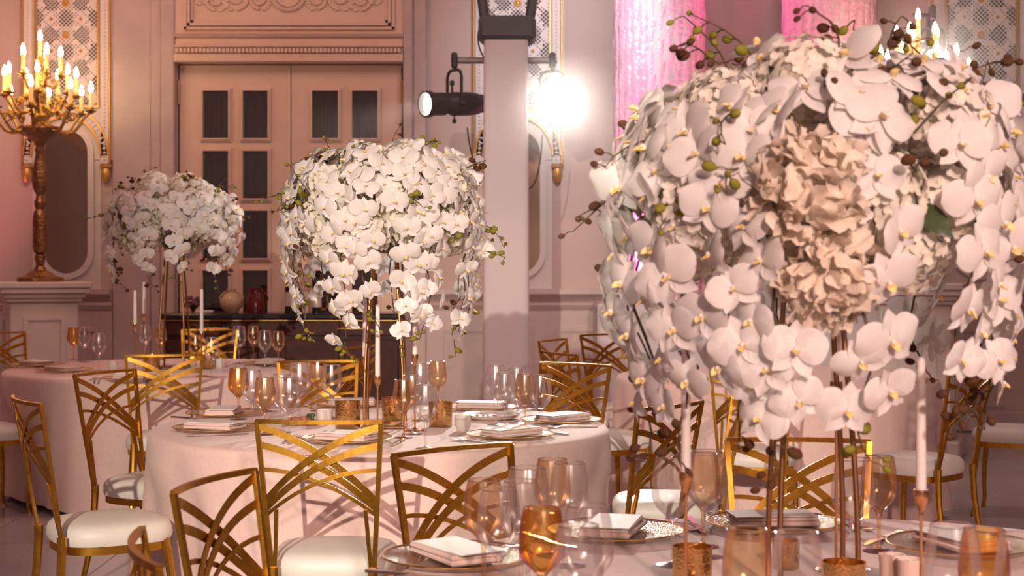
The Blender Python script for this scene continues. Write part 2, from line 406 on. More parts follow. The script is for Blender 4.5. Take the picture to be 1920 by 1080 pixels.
def scroll(cx, cz, r, sgn, turns=1.6, st=0.0):
    pts = [];
    for i in range(30):
        t = i/29; a = st+sgn*t*turns*2*pi; rr = r*(1-.8*t)
        pts.append((cx+rr*cos(a), WY-.078, cz+rr*sin(a)))
    q = MB().tube(pts, [.016*(1-.5*i/29) for i in range(30)], 6)
    for k in range(5):
        a = st-sgn*(.5+k*.35); q.ball((cx+r*1.15*cos(a), WY-.075, cz+r*1.15*sin(a)), .022, 6, 4, 0, (1.3, .6, .8))
    return q.mesh('scroll', 'door_paint')
for sx in (-1, 1):
    for off, r, s0 in ((.24, .075, 1), (.42, .10, -1), (.60, .085, 1), (.70, .05, -1)):
        ob('relief_scroll', scroll(xc+sx*off, zc-.045+(.02 if s0 < 0 else 0), r, sx*s0, 1.6, -pi/2), dr)

# ---- lattice panels with gold edging, arch, pendants and oval mirror
def lattice_panel(name, xc, sc):
    e = empty(name, (xc, WY, 0), kind='structure')
    X = lambda px: px/WS*sc                         # px offset from panel centre
    Z = lambda y: WZ(y)
    ob('panel_ground', MB().bb(X(-86), X(86), -.02, 0, Z(300), 5.6).mesh('panel_ground', 'trim_white'), e)
    ob('lattice_void', MB().bb(X(-55), X(57), -.024, -.016, Z(196), 5.6).mesh('lattice_void', 'lattice_void'), e)
    # pierced lattice, cell by cell: each cell is a square on its corner with or without a hole
    p = .0232*sc; m = MB(); x0, x1, z0, z1 = X(-55), X(57), Z(196), 5.3
    zr = Z(67); hx, hz = 27.5/WS*sc, 30/WS*sc
    n = int((x1-x0+z1-z0)/p)+4; c45 = sqrt(.5)
    Yf, Yb = -.034, -.024
    for i in range(-n, n):
        for j in range(-n, n):
            cx = (i-j)*p*c45; cz = (i+j)*p*c45
            if not (x0 < cx < x1): continue
            zz = zr+cz
            if not (z0 < zz < z1): continue
            u, v = cx/hx, cz/hz; a, b = round(u), round(v); du, dv = u-a, v-b
            d = abs(du)+abs(dv); cl = (a+b) % 2 == 1
            hs = .78 if (cl and d < .62) else (.6 if (cl and .7 < d < .95 and min(abs(du), abs(dv)) > .22) else (.42 if (not cl and .42 < d < .8) else 0))
            q = p*c45
            o = [(cx, Yf, zz-q), (cx+q, Yf, zz), (cx, Yf, zz+q), (cx-q, Yf, zz)]
            if hs == 0: m.add(o, [(0, 1, 2, 3)])
            else:
                h = q*hs
                k = [(cx, Yf, zz-h), (cx+h, Yf, zz), (cx, Yf, zz+h), (cx-h, Yf, zz)]
                bk = [(x_, Yb, z_) for x_, _, z_ in k]
                m.add(o+k+bk, [(t, (t+1) % 4, 4+(t+1) % 4, 4+t) for t in range(4)]+[(4+t, 4+(t+1) % 4, 8+(t+1) % 4, 8+t) for t in range(4)])
    ob('lattice', m.mesh('lattice', 'lattice_white', False), e)
    ros = MB()
    ros.lathe([(0, .016), (.010, .014), (.014, .004), (.014, 0)], 10, rot=Matrix.Rotation(pi/2, 3, 'X'))
    for k in range(8):
        a = k*pi/4; ros.ball((.024*cos(a), -.006, .024*sin(a)), .012, 6, 4, 0, (1, .6, 1))
    rme = ros.mesh('rosette', 'gold_trim')
    for b in range(-1, 7):
        r_ = ob('rosette', rme, e, (0, -.038, zr+2*b*hz)) if zr+2*b*hz < 5.2 else None
        for sx in (-1, 1):
            zz = zr+(2*b+1)*hz
            if zz < 5.2:
                q = ob('small_rosette', rme, e, (sx*hx, -.038, zz)); q.scale = (.45, .6, .45)
    # edging
    for sx in (-1, 1):
        ob('gold_edge', MB().bb(sx*X(82)-.008, sx*X(82)+.008, -.055, 0, Z(308), 5.6, 0, .005).mesh('gold_edge', 'gold_trim'), e)
        ob('gold_bead', MB().bb(X(-58 if sx < 0 else 60)-.008, X(-58 if sx < 0 else 60)+.008, -.05, -.01, Z(200), 5.6, 0, .004).mesh('gold_bead', 'gold_trim'), e)
        st = MB().bb(sx*X(72)-.036, sx*X(72)+.036, -.035, -.01, Z(308), 5.6, 0, .005)
        k = 0; zz = Z(300)
        while zz < 4.6:
            st.ball((sx*X(72), -.036, zz), .011, 6, 4); zz += .03
        ob('beaded_strip', st.mesh('beaded_strip', 'lattice_white'), e)
        pd = MB().lathe([(0, -.15), (.015, -.148), (.032, -.12), (.040, -.08), (.036, -.045), (.03, -.03), (.05, -.02), (.052, 0), (0, 0)], 14, (sx*X(74), -.03, Z(309)))
        ob('gold_pendant', pd.mesh('pendant', 'gold_trim'), e)
    ob('gold_sill', MB().bb(X(-60), X(62), -.05, -.01, Z(203), Z(199), 0, .003).mesh('gold_sill', 'gold_trim'), e)
    # arch below the lattice
    def arch(r0, r1, y0, y1, mt, nm):
        q = MB(); vs = []; fs = []; N = 28
        for i in range(N+1):
            a = pi*i/N
            for (r, y) in ((r0, y1), (r0, y0), (r1, y0), (r1, y1)):
                vs.append((r*cos(a), y, Z(292)+r*1.12*sin(a)))
        for i in range(N):
            for k in range(3): fs.append((i*4+k, i*4+k+1, i*4+5+k, i*4+4+k))
        ob(nm, q.add(vs, fs).mesh(nm, mt), e)
    arch(X(63), X(67), -.055, -.01, 'gold_trim', 'gold_arch'); arch(X(78), X(81), -.05, -.01, 'gold_trim', 'gold_arch')
    arch(X(67), X(78), -.035, -.01, 'lattice_white', 'arch_band')
    bm_ = MB()
    for i in range(27):
        a = pi*(i+.5)/27; bm_.box((X(72.5)*cos(a), -.037, Z(292)+X(72.5)*1.12*sin(a)), (.012, .012, .03), Matrix.Rotation(-(a-pi/2), 3, 'Y'))
    ob('arch_beads', bm_.mesh('arch_beads', 'lattice_white', False), e)
    # oval mirror in a white frame
    def stadium(hw, yt, yb, N=14):
        r = hw; pts = []
        for i in range(N+1): a = pi*i/N; pts.append((r*cos(a), Z(yt)-r+r*sin(a)))
        for i in range(N+1): a = pi+pi*i/N; pts.append((r*cos(a), Z(yb)+r+r*sin(a)))
        return pts
    a = stadium(X(41), 245, 513); b = stadium(X(52), 232, 524); n = len(a)
    ob('mirror', MB().add([(x, -.022, z) for x, z in a], [tuple(range(n))]).mesh('mirror', 'mirror', False), e)
    vs = [(x, -.02, z) for x, z in a]+[(x, -.045, z) for x, z in a]+[(x, -.045, z) for x, z in b]+[(x, -.02, z) for x, z in b]
    fs = [(k*n+i, k*n+(i+1) % n, (k+1)*n+(i+1) % n, (k+1)*n+i) for k in range(3) for i in range(n)]
    ob('mirror_frame', MB().add(vs, fs).mesh('mirror_frame', 'trim_white'), e)
    q = MB().bb(X(-64), X(64), -.012, 0, Z(546), Z(300))
    ob('mirror_surround', q.mesh('mirror_surround', 'trim_white'), e)
    return e
lattice_panel('trim_3', WX(126), 1.0); lattice_panel('trim_4', WX(971), 1.0); lattice_panel('trim_5', WX(1837), 1.13)

# ------------------------------------------------------------------ pedestals and candelabra
def pedestal(loc, rz, label):
    e = empty('pedestal', loc, rz, label=label, cat='pedestal')
    h = 1.245
    m = MB()
    for hw, z0, z1 in ((.34, h-.045, h), (.325, h-.085, h-.045), (.295, h-.12, h-.085), (.275, h-.15, h-.12)): m.bb(-hw, hw, -hw, hw, z0, z1, 0, .008)
    ob('cap', m.mesh('pedestal_cap', 'pedestal_marble'), e)
    ob('shaft', MB().bb(-.25, .25, -.25, .25, .14, h-.15, 0, .012).mesh('pedestal_shaft', 'pedestal_marble'), e)
    ob('plinth', MB().bb(-.31, .31, -.31, .31, 0, .14, 0, .012).mesh('pedestal_plinth', 'pedestal_marble'), e)
    for k in range(4):
        rt = Matrix.Rotation(k*pi/2, 4, 'Z'); q = MB()
        for x0, x1, z0, z1 in ((-.15, .15, .96, .99), (-.15, .15, .22, .25), (-.15, -.12, .25, .96), (.12, .15, .25, .96)): q.bb(x0, x1, -.262, -.25, z0, z1)
        o = ob('panel_moulding', q.mesh('panel_moulding', 'pedestal_marble', False), e); o.matrix_basis = rt
    return h
def candelabrum(loc, label, powr):
    e = empty('candelabrum', loc, 0, label=label, cat='candelabrum', group='gilt candelabra'); e.scale = (.95, .95, .89)
    ob('base', MB().lathe([(0, 0), (.19, 0), (.19, .035), (.13, .05), (.10, .075), (.055, .10), (.04, .13), (0, .13)], 8).mesh('cb', 'dark_bronze', True, 20), e)
    ob('column', MB().lathe([(.03, .12), (.034, .15), (.045, .20), (.04, .23), (.03, .24), (.05, .25), (.058, .29), (.058, .55), (.05, .60), (.035, .62), (.045, .65), (.05, .68), (.035, .71), (.03, .74), (.055, .79), (.068, .86), (.06, .96), (.045, 1.04), (.035, 1.10), (.045, 1.13), (.03, 1.16)], 12).mesh('cc', 'dark_bronze', True, 30), e)
    ob('bowl', MB().lathe([(.03, 1.15), (.05, 1.19), (.12, 1.25), (.175, 1.31), (.17, 1.325), (0, 1.30)], 14).mesh('cbo', 'dark_bronze', True, 30), e)
    ob('finial_stem', MB().lathe([(.06, 1.30), (.05, 1.36), (.07, 1.42), (.045, 1.48), (.03, 1.52), (.055, 1.58), (.06, 1.62), (.03, 1.66), (.035, 1.70), (.05, 1.72), (.03, 1.75), (.02, 1.79), (.04, 1.83), (.02, 1.86), (.018, 1.90), (0, 1.9)], 12).mesh('cf', 'bronze_gold', True, 30), e)
    pan = MB().lathe([(.006, -.02), (.016, -.012), (.042, 0), (.046, .008), (.02, .01), (.024, .028), (.018, .04), (0, .04)], 12).mesh('pan', 'bronze_gold')
    can = MB().lathe([(.0165, .03), (.0165, .165), (.012, .17), (0, .17)], 10).mesh('can', 'candle_tube')
    blb = MB().lathe([(0, .165), (.012, .168), (.019, .19), (.020, .205), (.014, .235), (.005, .26), (0, .265)], 10).mesh('blb', 'bulb_glow')
    def holder(p, par):
        c = ob('drip_pan', pan, par, p); ob('candle', can, par, p); ob('bulb', blb, par, p)
    tiers = [(8, .40, 1.36, 1.46, .12), (7, .285, 1.50, 1.595, .45), (5, .16, 1.70, 1.765, .3)]
    for n, r, z0, z1, ph in tiers:
        for k in range(n):
            a = ph+2*pi*k/n; d = Vector((cos(a), sin(a), 0)); pts = []
            for i in range(13):
                t = i/12
                rr = .04+(r-.04)*(t**.8); z = z0-.085*sin(pi*min(1, t*1.25))*(r/.4)+(z1-z0)*max(0, (t-.55)/.45)**1.5
                pts.append(d*rr+Vector((0, 0, z)))
            q = MB().tube(pts, [.017-.006*i/12 for i in range(13)], 6)
            c = d*(r*.62); sw = []
            for i in range(16):
                an = i/15*3.2*pi; rr = .045*(r/.4)*(1-.75*i/15)
                sw.append(c+d*rr*cos(an)+Vector((0, 0, z0+.05*(r/.4)+rr*sin(an))))
            q.tube(sw, .009, 5)
            arm = ob('arm', q.mesh('arm', 'bronze_gold'), e)
            holder(d*r+Vector((0, 0, z1)), arm)
    top = ob('top_socket', MB().lathe([(.012, 1.88), (.03, 1.90), (.012, 1.92), (0, 1.92)], 10).mesh('ts', 'bronze_gold'), e)
    holder(Vector((0, 0, 1.895)), top)
    pl_ = point('candle_bulbs', Vector(loc)+Vector((0, -.05, 1.58)), powr, (1.0, .62, .28), .25)
    return e
pc = (-3.60, 12.0, 0)
hh = pedestal(pc, R(24), 'pale marble pedestal with moulded cap under the left candelabrum')
candelabrum((pc[0], pc[1], hh), 'gilt branched candelabrum with lit candle bulbs on the left pedestal', 11)
pc2 = (2.93, 11.35, 0)
hh = pedestal(pc2, R(-20), 'pale marble pedestal hidden behind the large front flowers')
candelabrum((pc2[0], pc2[1], hh+.06), 'gilt candelabrum whose bulbs show above the large front flowers', 10)

# ------------------------------------------------------------------ sideboard in front of the door, and what stands on it
SB = 12.0; ss = F/SB
cab = empty('sideboard', (0, 0, 0), label='dark mahogany sideboard with black top in front of the double door', cat='sideboard')
x0, x1 = (308-CX)/ss, (752-CX)/ss
zt2 = CH-(588-HY)/ss
ob('top', MB().bb(x0-.03, x1+.03, SB-.03, SB+.52, zt2-.045, zt2, 0, .012).mesh('sb_top', 'black_marble'), cab)
ob('body', MB().bb(x0, x1, SB+.02, SB+.5, .10, zt2-.045).mesh('sb_body', 'mahogany'), cab)
for xx in (x0+.04, x1-.04):
    for yy in (SB+.06, SB+.45): ob('foot', MB().lathe([(0, 0), (.03, 0), (.04, .06), (.03, .10), (0, .10)], 10, (xx, yy, 0)).mesh('sb_foot', 'mahogany'), cab)
nd = 4; dw = (x1-x0)/nd
for i in range(nd):
    a, b = x0+i*dw+.02, x0+(i+1)*dw-.02
    d = ob('drawer', MB().bb(a, b, SB-.002, SB+.02, zt2-.17, zt2-.06, 0, .006).mesh('drawer', 'mahogany'), cab)
    rg = MB().tube([((a+b)/2+.035*cos(t), SB-.012, zt2-.115+.035*sin(t)) for t in [k*pi/10 for k in range(21)]], .005, 5)
    ob('ring_pull', rg.mesh('ring_pull', 'brass'), d)
    d = ob('cabinet_door', MB().bb(a, b, SB-.002, SB+.02, .14, zt2-.20, 0, .006).mesh('cab_door', 'mahogany'), cab)
    q = MB()
    for r in ((a+.05, b-.05, zt2-.27, zt2-.255), (a+.05, b-.05, .2, .215), (a+.05, a+.065, .215, zt2-.27), (b-.065, b-.05, .215, zt2-.27)): q.bb(r[0], r[1], SB-.008, SB, r[2], r[3])
    ob('door_moulding', q.mesh('cab_mould', 'mahogany', False), d)
for px in (402, 660): ob('gilt_mount', MB().ball(((px-CX)/ss, SB-.006, zt2-.115), .12, 10, 5, 0, (1, .06, .08)).mesh('gilt_mount', 'brass'), cab)
ob('gilt_line', MB().bb(x0, x1, SB-.004, SB+.02, zt2-.056, zt2-.05).mesh('gilt_line', 'brass'), cab)
def onsb(px, d=.22): return Vector(((px-CX)/F*(SB+d), SB+d, zt2))
v = empty('round_vase', onsb(434), label='cream round vase with two handles on the sideboard', cat='vase')
ob('body', MB().lathe([(0, 0), (.05, 0), (.085, .05), (.09, .09), (.065, .135), (.035, .155), (.04, .185), (.034, .185), (.03, .155), (0, .15)], 18).mesh('vase', 'vase_cream'), v)
for sx in (-1, 1): ob('handle', MB().tube([(sx*(.04+.05*sin(t)), 0, .165-.10*t/pi) for t in [k*pi/8 for k in range(9)]], .007, 6).mesh('vh', 'vase_cream'), v)
v = empty('jug', onsb(479), label='dark red pottery jug beside the cream vase', cat='jug')
ob('body', MB().lathe([(0, 0), (.07, 0), (.075, .05), (.06, .13), (.045, .16), (.052, .19), (.046, .19), (.04, .16), (0, .15)], 18).mesh('jug', 'jug_red'), v)
ob('handle', MB().tube([(.05+.045*sin(t), 0, .17-.12*t/pi) for t in [k*pi/8 for k in range(9)]], .008, 6).mesh('jh', 'jug_red'), v)
def bottle(px, h, r, label, foil, cat='bottle', d=.2):
    v = empty('wine_bottle', onsb(px, d), label=label, cat=cat)
    ob('glass', MB().lathe([(0, 0), (r, 0), (r, h*.6), (r*.8, h*.68), (r*.38, h*.76), (r*.36, h*.97), (r*.42, h*.98), (r*.42, h), (0, h)], 14).mesh('btl', 'bottle_dark'), v)
    ob('label_paper', MB().lathe([(r*1.01, h*.16), (r*1.01, h*.5)], 14).mesh('bl', 'bottle_label'), v)
    ob('foil', MB().lathe([(r*.44, h*.84), (r*.44, h*1.003), (0, h*1.003)], 12).mesh('bf', foil), v)
bottle(545, .32, .045, 'dark wine bottle with red foil and pale label on the sideboard', 'red_foil')
bottle(563, .24, .03, 'slim dark bottle between the red-foiled bottle and tan box', 'brass', d=.3)
bottle(594, .26, .038, 'dark bottle right of the tan box on the sideboard', 'lamp_black', d=.26)
b_ = empty('card_box', onsb(573, .16), label='upright tan card box among the bottles', cat='box')
ob('carton', MB().bb(-.028, .028, -.03, .03, 0, .17, 0, .003).mesh('carton', 'book_tan'), b_)
ob('lid_flap', MB().bb(-.03, .03, -.032, .032, .17, .178, 0, .003).mesh('flap', 'slate_board'), b_)
tag(ob('folded_paper', MB().bb(-.06, .06, -.05, .05, 0, .02, 0, .004).mesh('folded_paper', 'paper_white'), None, onsb(385, .15)), 'small white folded paper lying on the sideboard', 'paper')
random.seed(4)
g_ = empty('dried_bouquet', onsb(362, .2), label='small bunch of dusky purple dried flowers on the sideboard', cat='bouquet')
mat('dried_purple', (.22, .10, .14), .8)
q = MB(); q2 = MB()
for k in range(26):
    a = random.uniform(0, 2*pi); r = random.uniform(.01, .08); z = random.uniform(.05, .12); p = Vector((r*cos(a), r*sin(a), z))
    q.ball(p, .018, 6, 4); q2.tube([(0, 0, 0), p*.6, p], .003, 4)
ob('blossoms', q.mesh('dried', 'dried_purple'), g_); ob('stalks', q2.mesh('dstalk', 'stem_brown'), g_)

# ------------------------------------------------------------------ lighting tower with two spotlights and a moving head
TY = 11.0; ts = F/TY
tw = empty('lighting_tower', ((949-CX)/ts, TY, 0), label='white fabric-wrapped lighting tower holding two spotlights', cat='tower')
ht = CH-(80-HY)/ts
vs = []; fs = []; N = 20; K = 12
for i in range(K+1):
    t = i/K; z = ht*t; hw = .153+.012*(1-t)
    for k in range(N):
        a = 2*pi*(k+.5)/N; c, s_ = cos(a), sin(a); ex = .22
        vs.append((hw*abs(c)**ex*(1 if c > 0 else -1), hw*abs(s_)**ex*(1 if s_ > 0 else -1), z))
for i in range(K):
    for k in range(N): fs.append((i*N+k, i*N+(k+1) % N, (i+1)*N+(k+1) % N, (i+1)*N+k))
fs.append(tuple(range(K*N, (K+1)*N)))
ob('fabric_cover', MB().add(vs, fs).mesh('cover', 'stretch_fabric', True, 60), tw)
ob('base_plate', MB().bb(-.3, .3, -.3, .3, 0, .02, 0, .006).mesh('tower_base', 'lamp_grey'), tw)
bz = CH-(107-HY)/ts
ob('crossbar', MB().tube([((855-949)/ts, .19, bz), ((1046-949)/ts, .19, bz)], .024, 10).mesh('crossbar', 'pipe_grey'), tw)
def cable(pts, parent):
    return ob('cable', MB().tube(pts, .006, 5).mesh('cable', 'cable_black'), parent)
def bez(a, b, c, n=12): return [Vector(a)*(1-t)**2+Vector(b)*2*t*(1-t)+Vector(c)*t*t for t in [i/n for i in range(n+1)]]
cable(bez(((862-949)/ts+.05, .15, 2.35), ((880-949)/ts, .2, 2.1), (-.15, .17, 1.98)), tw)
cable(bez(((1018-949)/ts, .15, 2.3), ((1012-949)/ts, .2, 1.9), (.15, .15, 1.92)), tw)
cable(bez((-.19, -.02, 3.02), (-.22, .1, 2.9), (-.12, .17, 2.8)), tw)
def profile_spot(loc, axis, glow, label, clampz):
    """loc: body centre; axis: beam direction"""
    e = empty('stage_spotlight', loc, 0, label=label, cat='spotlight', group='profile spotlights on the tower')
    ax = Vector(axis).normalized(); rot = ax.to_track_quat('Z', 'Y').to_matrix()
    def L(nm, prof, mt, par=e, n=18): return ob(nm, MB().lathe(prof, n, rot=rot).mesh(nm, mt, True, 30), par)
    L('body', [(0, -.24), (.055, -.24), (.075, -.20), (.085, -.12), (.085, .02), (.07, .05), (.07, .12), (0, .12)], 'lamp_black')
    br = L('lens_barrel', [(.07, .08), (.082, .09), (.082, .20), (.095, .21), (.095, .25), (.082, .25), (.08, .20)], 'lamp_black')
    L('lens', [(.081, .205), (.06, .225), (.03, .235), (0, .238)], glow, br)
    rear = [];
    q = MB()
    for k in range(6):
        a = k*pi/3; u = rot @ Vector((.07*cos(a), .07*sin(a), -.21)); v2 = rot @ Vector((.05*cos(a), .05*sin(a), -.28)); q.tube([u, v2], .008, 5)
    q.tube([rot @ Vector((.05*cos(t), .05*sin(t), -.28)) for t in [k*pi/6 for k in range(13)]], .01, 5)
    ob('rear_cage', q.mesh('rear_cage', 'lamp_black'), e)
    side = Vector((ax.y, -ax.x, 0)).normalized(); up = Vector((0, 0, 1))
    w_, h_ = .09, .24
    pts = [side*w_, side*w_+up*(h_-.05), side*(w_-.015)+up*(h_-.015), side*(w_-.05)+up*h_, side*-(w_-.05)+up*h_, side*-(w_-.015)+up*(h_-.015), side*-w_+up*(h_-.05), side*-w_]
    ob('yoke', MB().tube(pts, .012, 6).mesh('yoke', 'lamp_black'), e)
    for s_ in (-1, 1): ob('yoke_knob', MB().ball(side*s_*(w_+.015), .022, 8, 6).mesh('yk', 'lamp_black'), e)
    ob('focus_knob', MB().lathe([(0, 0), (.008, 0), (.008, .05), (.018, .055), (.016, .085), (0, .09)], 8, rot @ Vector((0, 0, .02))+up*.08).mesh('fk', 'lamp_black'), e)
    ob('lower_knob', MB().lathe([(0, 0), (.006, 0), (.006, -.03), (.016, -.035), (.014, -.06), (0, -.065)], 8, rot @ Vector((0, 0, .0))-up*.075).mesh('lk', 'lamp_black'), e)
    cz = clampz-loc[2]
    ob('clamp', MB().box((0, 0, (h_+cz)/2), (.03, .04, cz-h_+.02), None, 0, .006).box((0, 0, cz), (.045, .075, .11), None, 0, .01).mesh('clamp', 'lamp_black'), e)
    return e
s1 = P(852, 195, TY+.19)
profile_spot(s1, (-.80, -.58, -.06), 'lens_glow_side', 'black profile spotlight pointing left from the lighting tower', bz)
s2 = P(1036, 197, TY+.19)
profile_spot(s2, (-.03, -1, -.055), 'lens_glow', 'glaring profile spotlight facing the camera right of the tower', bz)
st2 = Vector(P(1748, 112, 12.1))
profile_spot(st2, (-.17, -1, -.14), 'lens_glow', 'glaring spotlight behind the right candelabrum', st2.z+.36)
ls = empty('light_stand', (st2.x, st2.y, 0), label='slim dark stand carrying the spotlight behind the right candelabrum', cat='stand')
ob('pole', MB().tube([(0, .12, 0), (0, .12, st2.z+.36)], .018, 8).mesh('ls_pole', 'lamp_black'), ls)
ob('top_bar', MB().tube([(-.12, .12, st2.z+.36), (0, .12, st2.z+.36), (0, 0, st2.z+.36)], .016, 8).mesh('ls_bar', 'lamp_black'), ls)
for k in range(3): ob('leg', MB().tube([(0, .12, .5), (.25*cos(k*2.1+.5), .12+.25*sin(k*2.1+.5), .01)], .012, 6).mesh('ls_leg', 'lamp_black'), ls)
mh = empty('moving_head_light', ((951-CX)/ts, TY, ht), label='dark moving-head light standing on top of the tower', cat='spotlight')
ob('base', MB().bb(-.20, .20, -.16, .16, .0, .17, 0, .03).mesh('mh_base', 'lamp_grey'), mh)
for sx in (-1, 1):
    ob('yoke_arm', MB().box((sx*.185, 0, .36), (.07, .12, .42), Matrix.Rotation(sx*.14, 3, 'Y'), 0, .02).mesh('mh_arm', 'lamp_grey'), mh)
    ob('foot', MB().bb(sx*.14-.02, sx*.14+.02, -.1, .1, -.012, .01).mesh('mh_foot', 'lamp_black'), mh)
hd = ob('head', MB().lathe([(0, -.16), (.09, -.15), (.13, -.05), (.13, .12), (.11, .16), (0, .16)], 16, (0, -.02, .56), rot=Matrix.Rotation(R(75), 3, 'X')).mesh('mh_head', 'lamp_grey'), mh)

# ------------------------------------------------------------------ pink-lit strand columns
def strand_column(px0, px1, label, seed):
    random.seed(seed); Yc = 12.35; s_ = F/Yc; r = (px1-px0)/s_/2; xc = ((px0+px1)/2-CX)/s_
    e = empty('strand_column', (xc, Yc, 0), label=label, cat='column', group='pink-lit strand columns')
    n = 15
    for k in range(n):
        a0 = pi+pi*k/n-.05; a1 = pi+pi*(k+1)/n+.05; m = MB(); vs = []; fs = []; nz = 46; nu = 4; ph = random.random()*9
        for i in range(nz+1):
            z = 1.1+4.9*i/nz
            for j in range(nu+1):
                a = lerp(a0, a1, j/nu); rr = r*(.96+.03*(ph % 1)+.05*sin(pi*j/nu))+.013*sin(z*23+ph+j*1.9)*sin(z*7+ph*2)+.006*sin(z*61+j*2.7+ph)
                vs.append((rr*cos(a), rr*sin(a)*.8, z))
        for i in range(nz):
            for j in range(nu):
                q = i*(nu+1)+j; fs.append((q, q+1, q+nu+2, q+nu+1))
        ob('crystal_strand', m.add(vs, fs).mesh('strand', 'crystal_strand', True, 80), e)
    ob('core', MB().lathe([(0, 0), (r*.82, 0), (r*.82, 6.0), (0, 6.0)], 20).mesh('core', 'stretch_fabric'), e)
    bw = r+.15
    ob('plinth', MB().bb(-bw, bw, -bw*.8, .3, 0, 1.08, 0, .02).mesh('col_plinth', 'stretch_fabric'), e)
    for sx in (-.55, .55):
        u = empty('uplight', (xc+sx*r, Yc-r*.8-.06, 1.08), label=('magenta uplight on the %s side of the plinth of the %s strand column' % ('left' if sx < 0 else 'right', 'nearer' if seed == 3 else 'farther right')), cat='uplight')
        ob('housing', MB().lathe([(0, 0), (.05, 0), (.055, .05), (.05, .09), (.042, .09), (.04, .07), (0, .07)], 14).mesh('ul', 'lamp_black'), u)
        ob('lens', MB().lathe([(.04, .08), (0, .086)], 14).mesh('ull', 'uplight_lens'), u)
        spot('uplight_beam', (xc+sx*r, Yc-r*.8-.06, 1.19), (xc+sx*r*.4, Yc-r*.45, 5.0), 480, (1.0, .15, .46), 60, .7, .05)
strand_column(1151, 1318, 'pink-lit column of crinkled crystal strands right of the lighting tower', 3)
strand_column(1466, 1640, 'hot pink column of crystal strands rising behind the large front flowers', 8)
spot('left_magenta_wash', (-5.2, 11.6, .3), (-5.0, 12.9, 2.6), 90, (1.0, .20, .28), 80, .8, .08)

# ------------------------------------------------------------------ tables and cloths
TABLES = {'A': (-.52, 6.25, .90), 'B': (.68, 3.12, .95), 'C': (-2.10, 9.55, .95), 'D': (1.50, 8.95, .90)}
CH_LIST = []     # (table, back-top centre x, y, label)
def chair_at(tb, bx, by, label, face=None): CH_LIST.append((tb, bx, by, label, face))
def px_chair(tb, x0, y0, x1, y1, label, h=.92):
    a = P(x0, y0, F*(CH-h)/(y0-HY)); b = P(x1, y1, F*(CH-h)/(y1-HY)); chair_at(tb, (a.x+b.x)/2, (a.y+b.y)/2, label)
def ang(tb, deg, d, label):
    x, y, r = TABLES[tb]; chair_at(tb, x+d*cos(R(deg)), y+d*sin(R(deg)), label)
ang('A', -93, 1.43, 'gold lattice-back chair pushed up to the front of the middle table')
ang('A', 211, 1.40, 'gold chair with long white seat at lower left of middle table')
ang('A', 153, 1.43, 'gold chair at upper left of middle table, shadow bands across its seat')
ang('A', 107, 1.46, 'gold chair behind the middle table, in front of the sideboard')
ang('A', 55, 1.44, 'gold chair behind the middle table, beside the lighting tower')
ang('A', -3, 1.43, 'gold chair seen edge-on at the right of the middle table')
ang('A', -40, 1.40, 'gold chair right of middle table, its white seat behind the front glasses')
ang('B', 85, 1.22, 'gold lattice-back chair at the far side of the front table, behind the flower stand')
ang('B', 130, 1.31, 'gold chair left of the front table, against the middle tablecloth')
ang('B', 163, 1.42, 'gold chair at the lower left, nearest the amber front glasses')
ang('B', 197, 1.38, 'brown-gold chair back cut off by the bottom left edge')
ang('C', -78, 1.45, 'gold chair in front of the left rear table, beneath its flowers')
chair_at('C', -3.44, 10.55, 'gold chair at the far left before the marble pedestal')
chair_at('C', -2.12, 11.05, 'gold chair at the far side of the left rear table before the sideboard')
chair_at('C', -3.19, 8.62, 'chair at the left edge of the picture showing only white seat and legs')
chair_at('C', -.85, 8.95, 'dim bronze chair between the middle table flowers and the sideboard')
ang('D', 207, 1.42, 'shaded bronze chair directly behind the chair beside the lighting tower')
ang('D', 153, 1.42, 'small distant bronze chair back next to the lighting tower, topmost of three')
chair_at('D', .60, 10.35, 'bronze chair behind the right rear table, left of the front flowers')
ang('D', 256, 1.52, 'gold chair in front of the right rear table, seen through hanging orchids')
chair_at('D', 2.13, 7.25, 'gold chair with wide white seat behind the right taper candle', (-.7, .714))
chair_at('D', 3.06, 8.62, 'gold chair with white seat at the right edge of the picture', (-.9, .43))

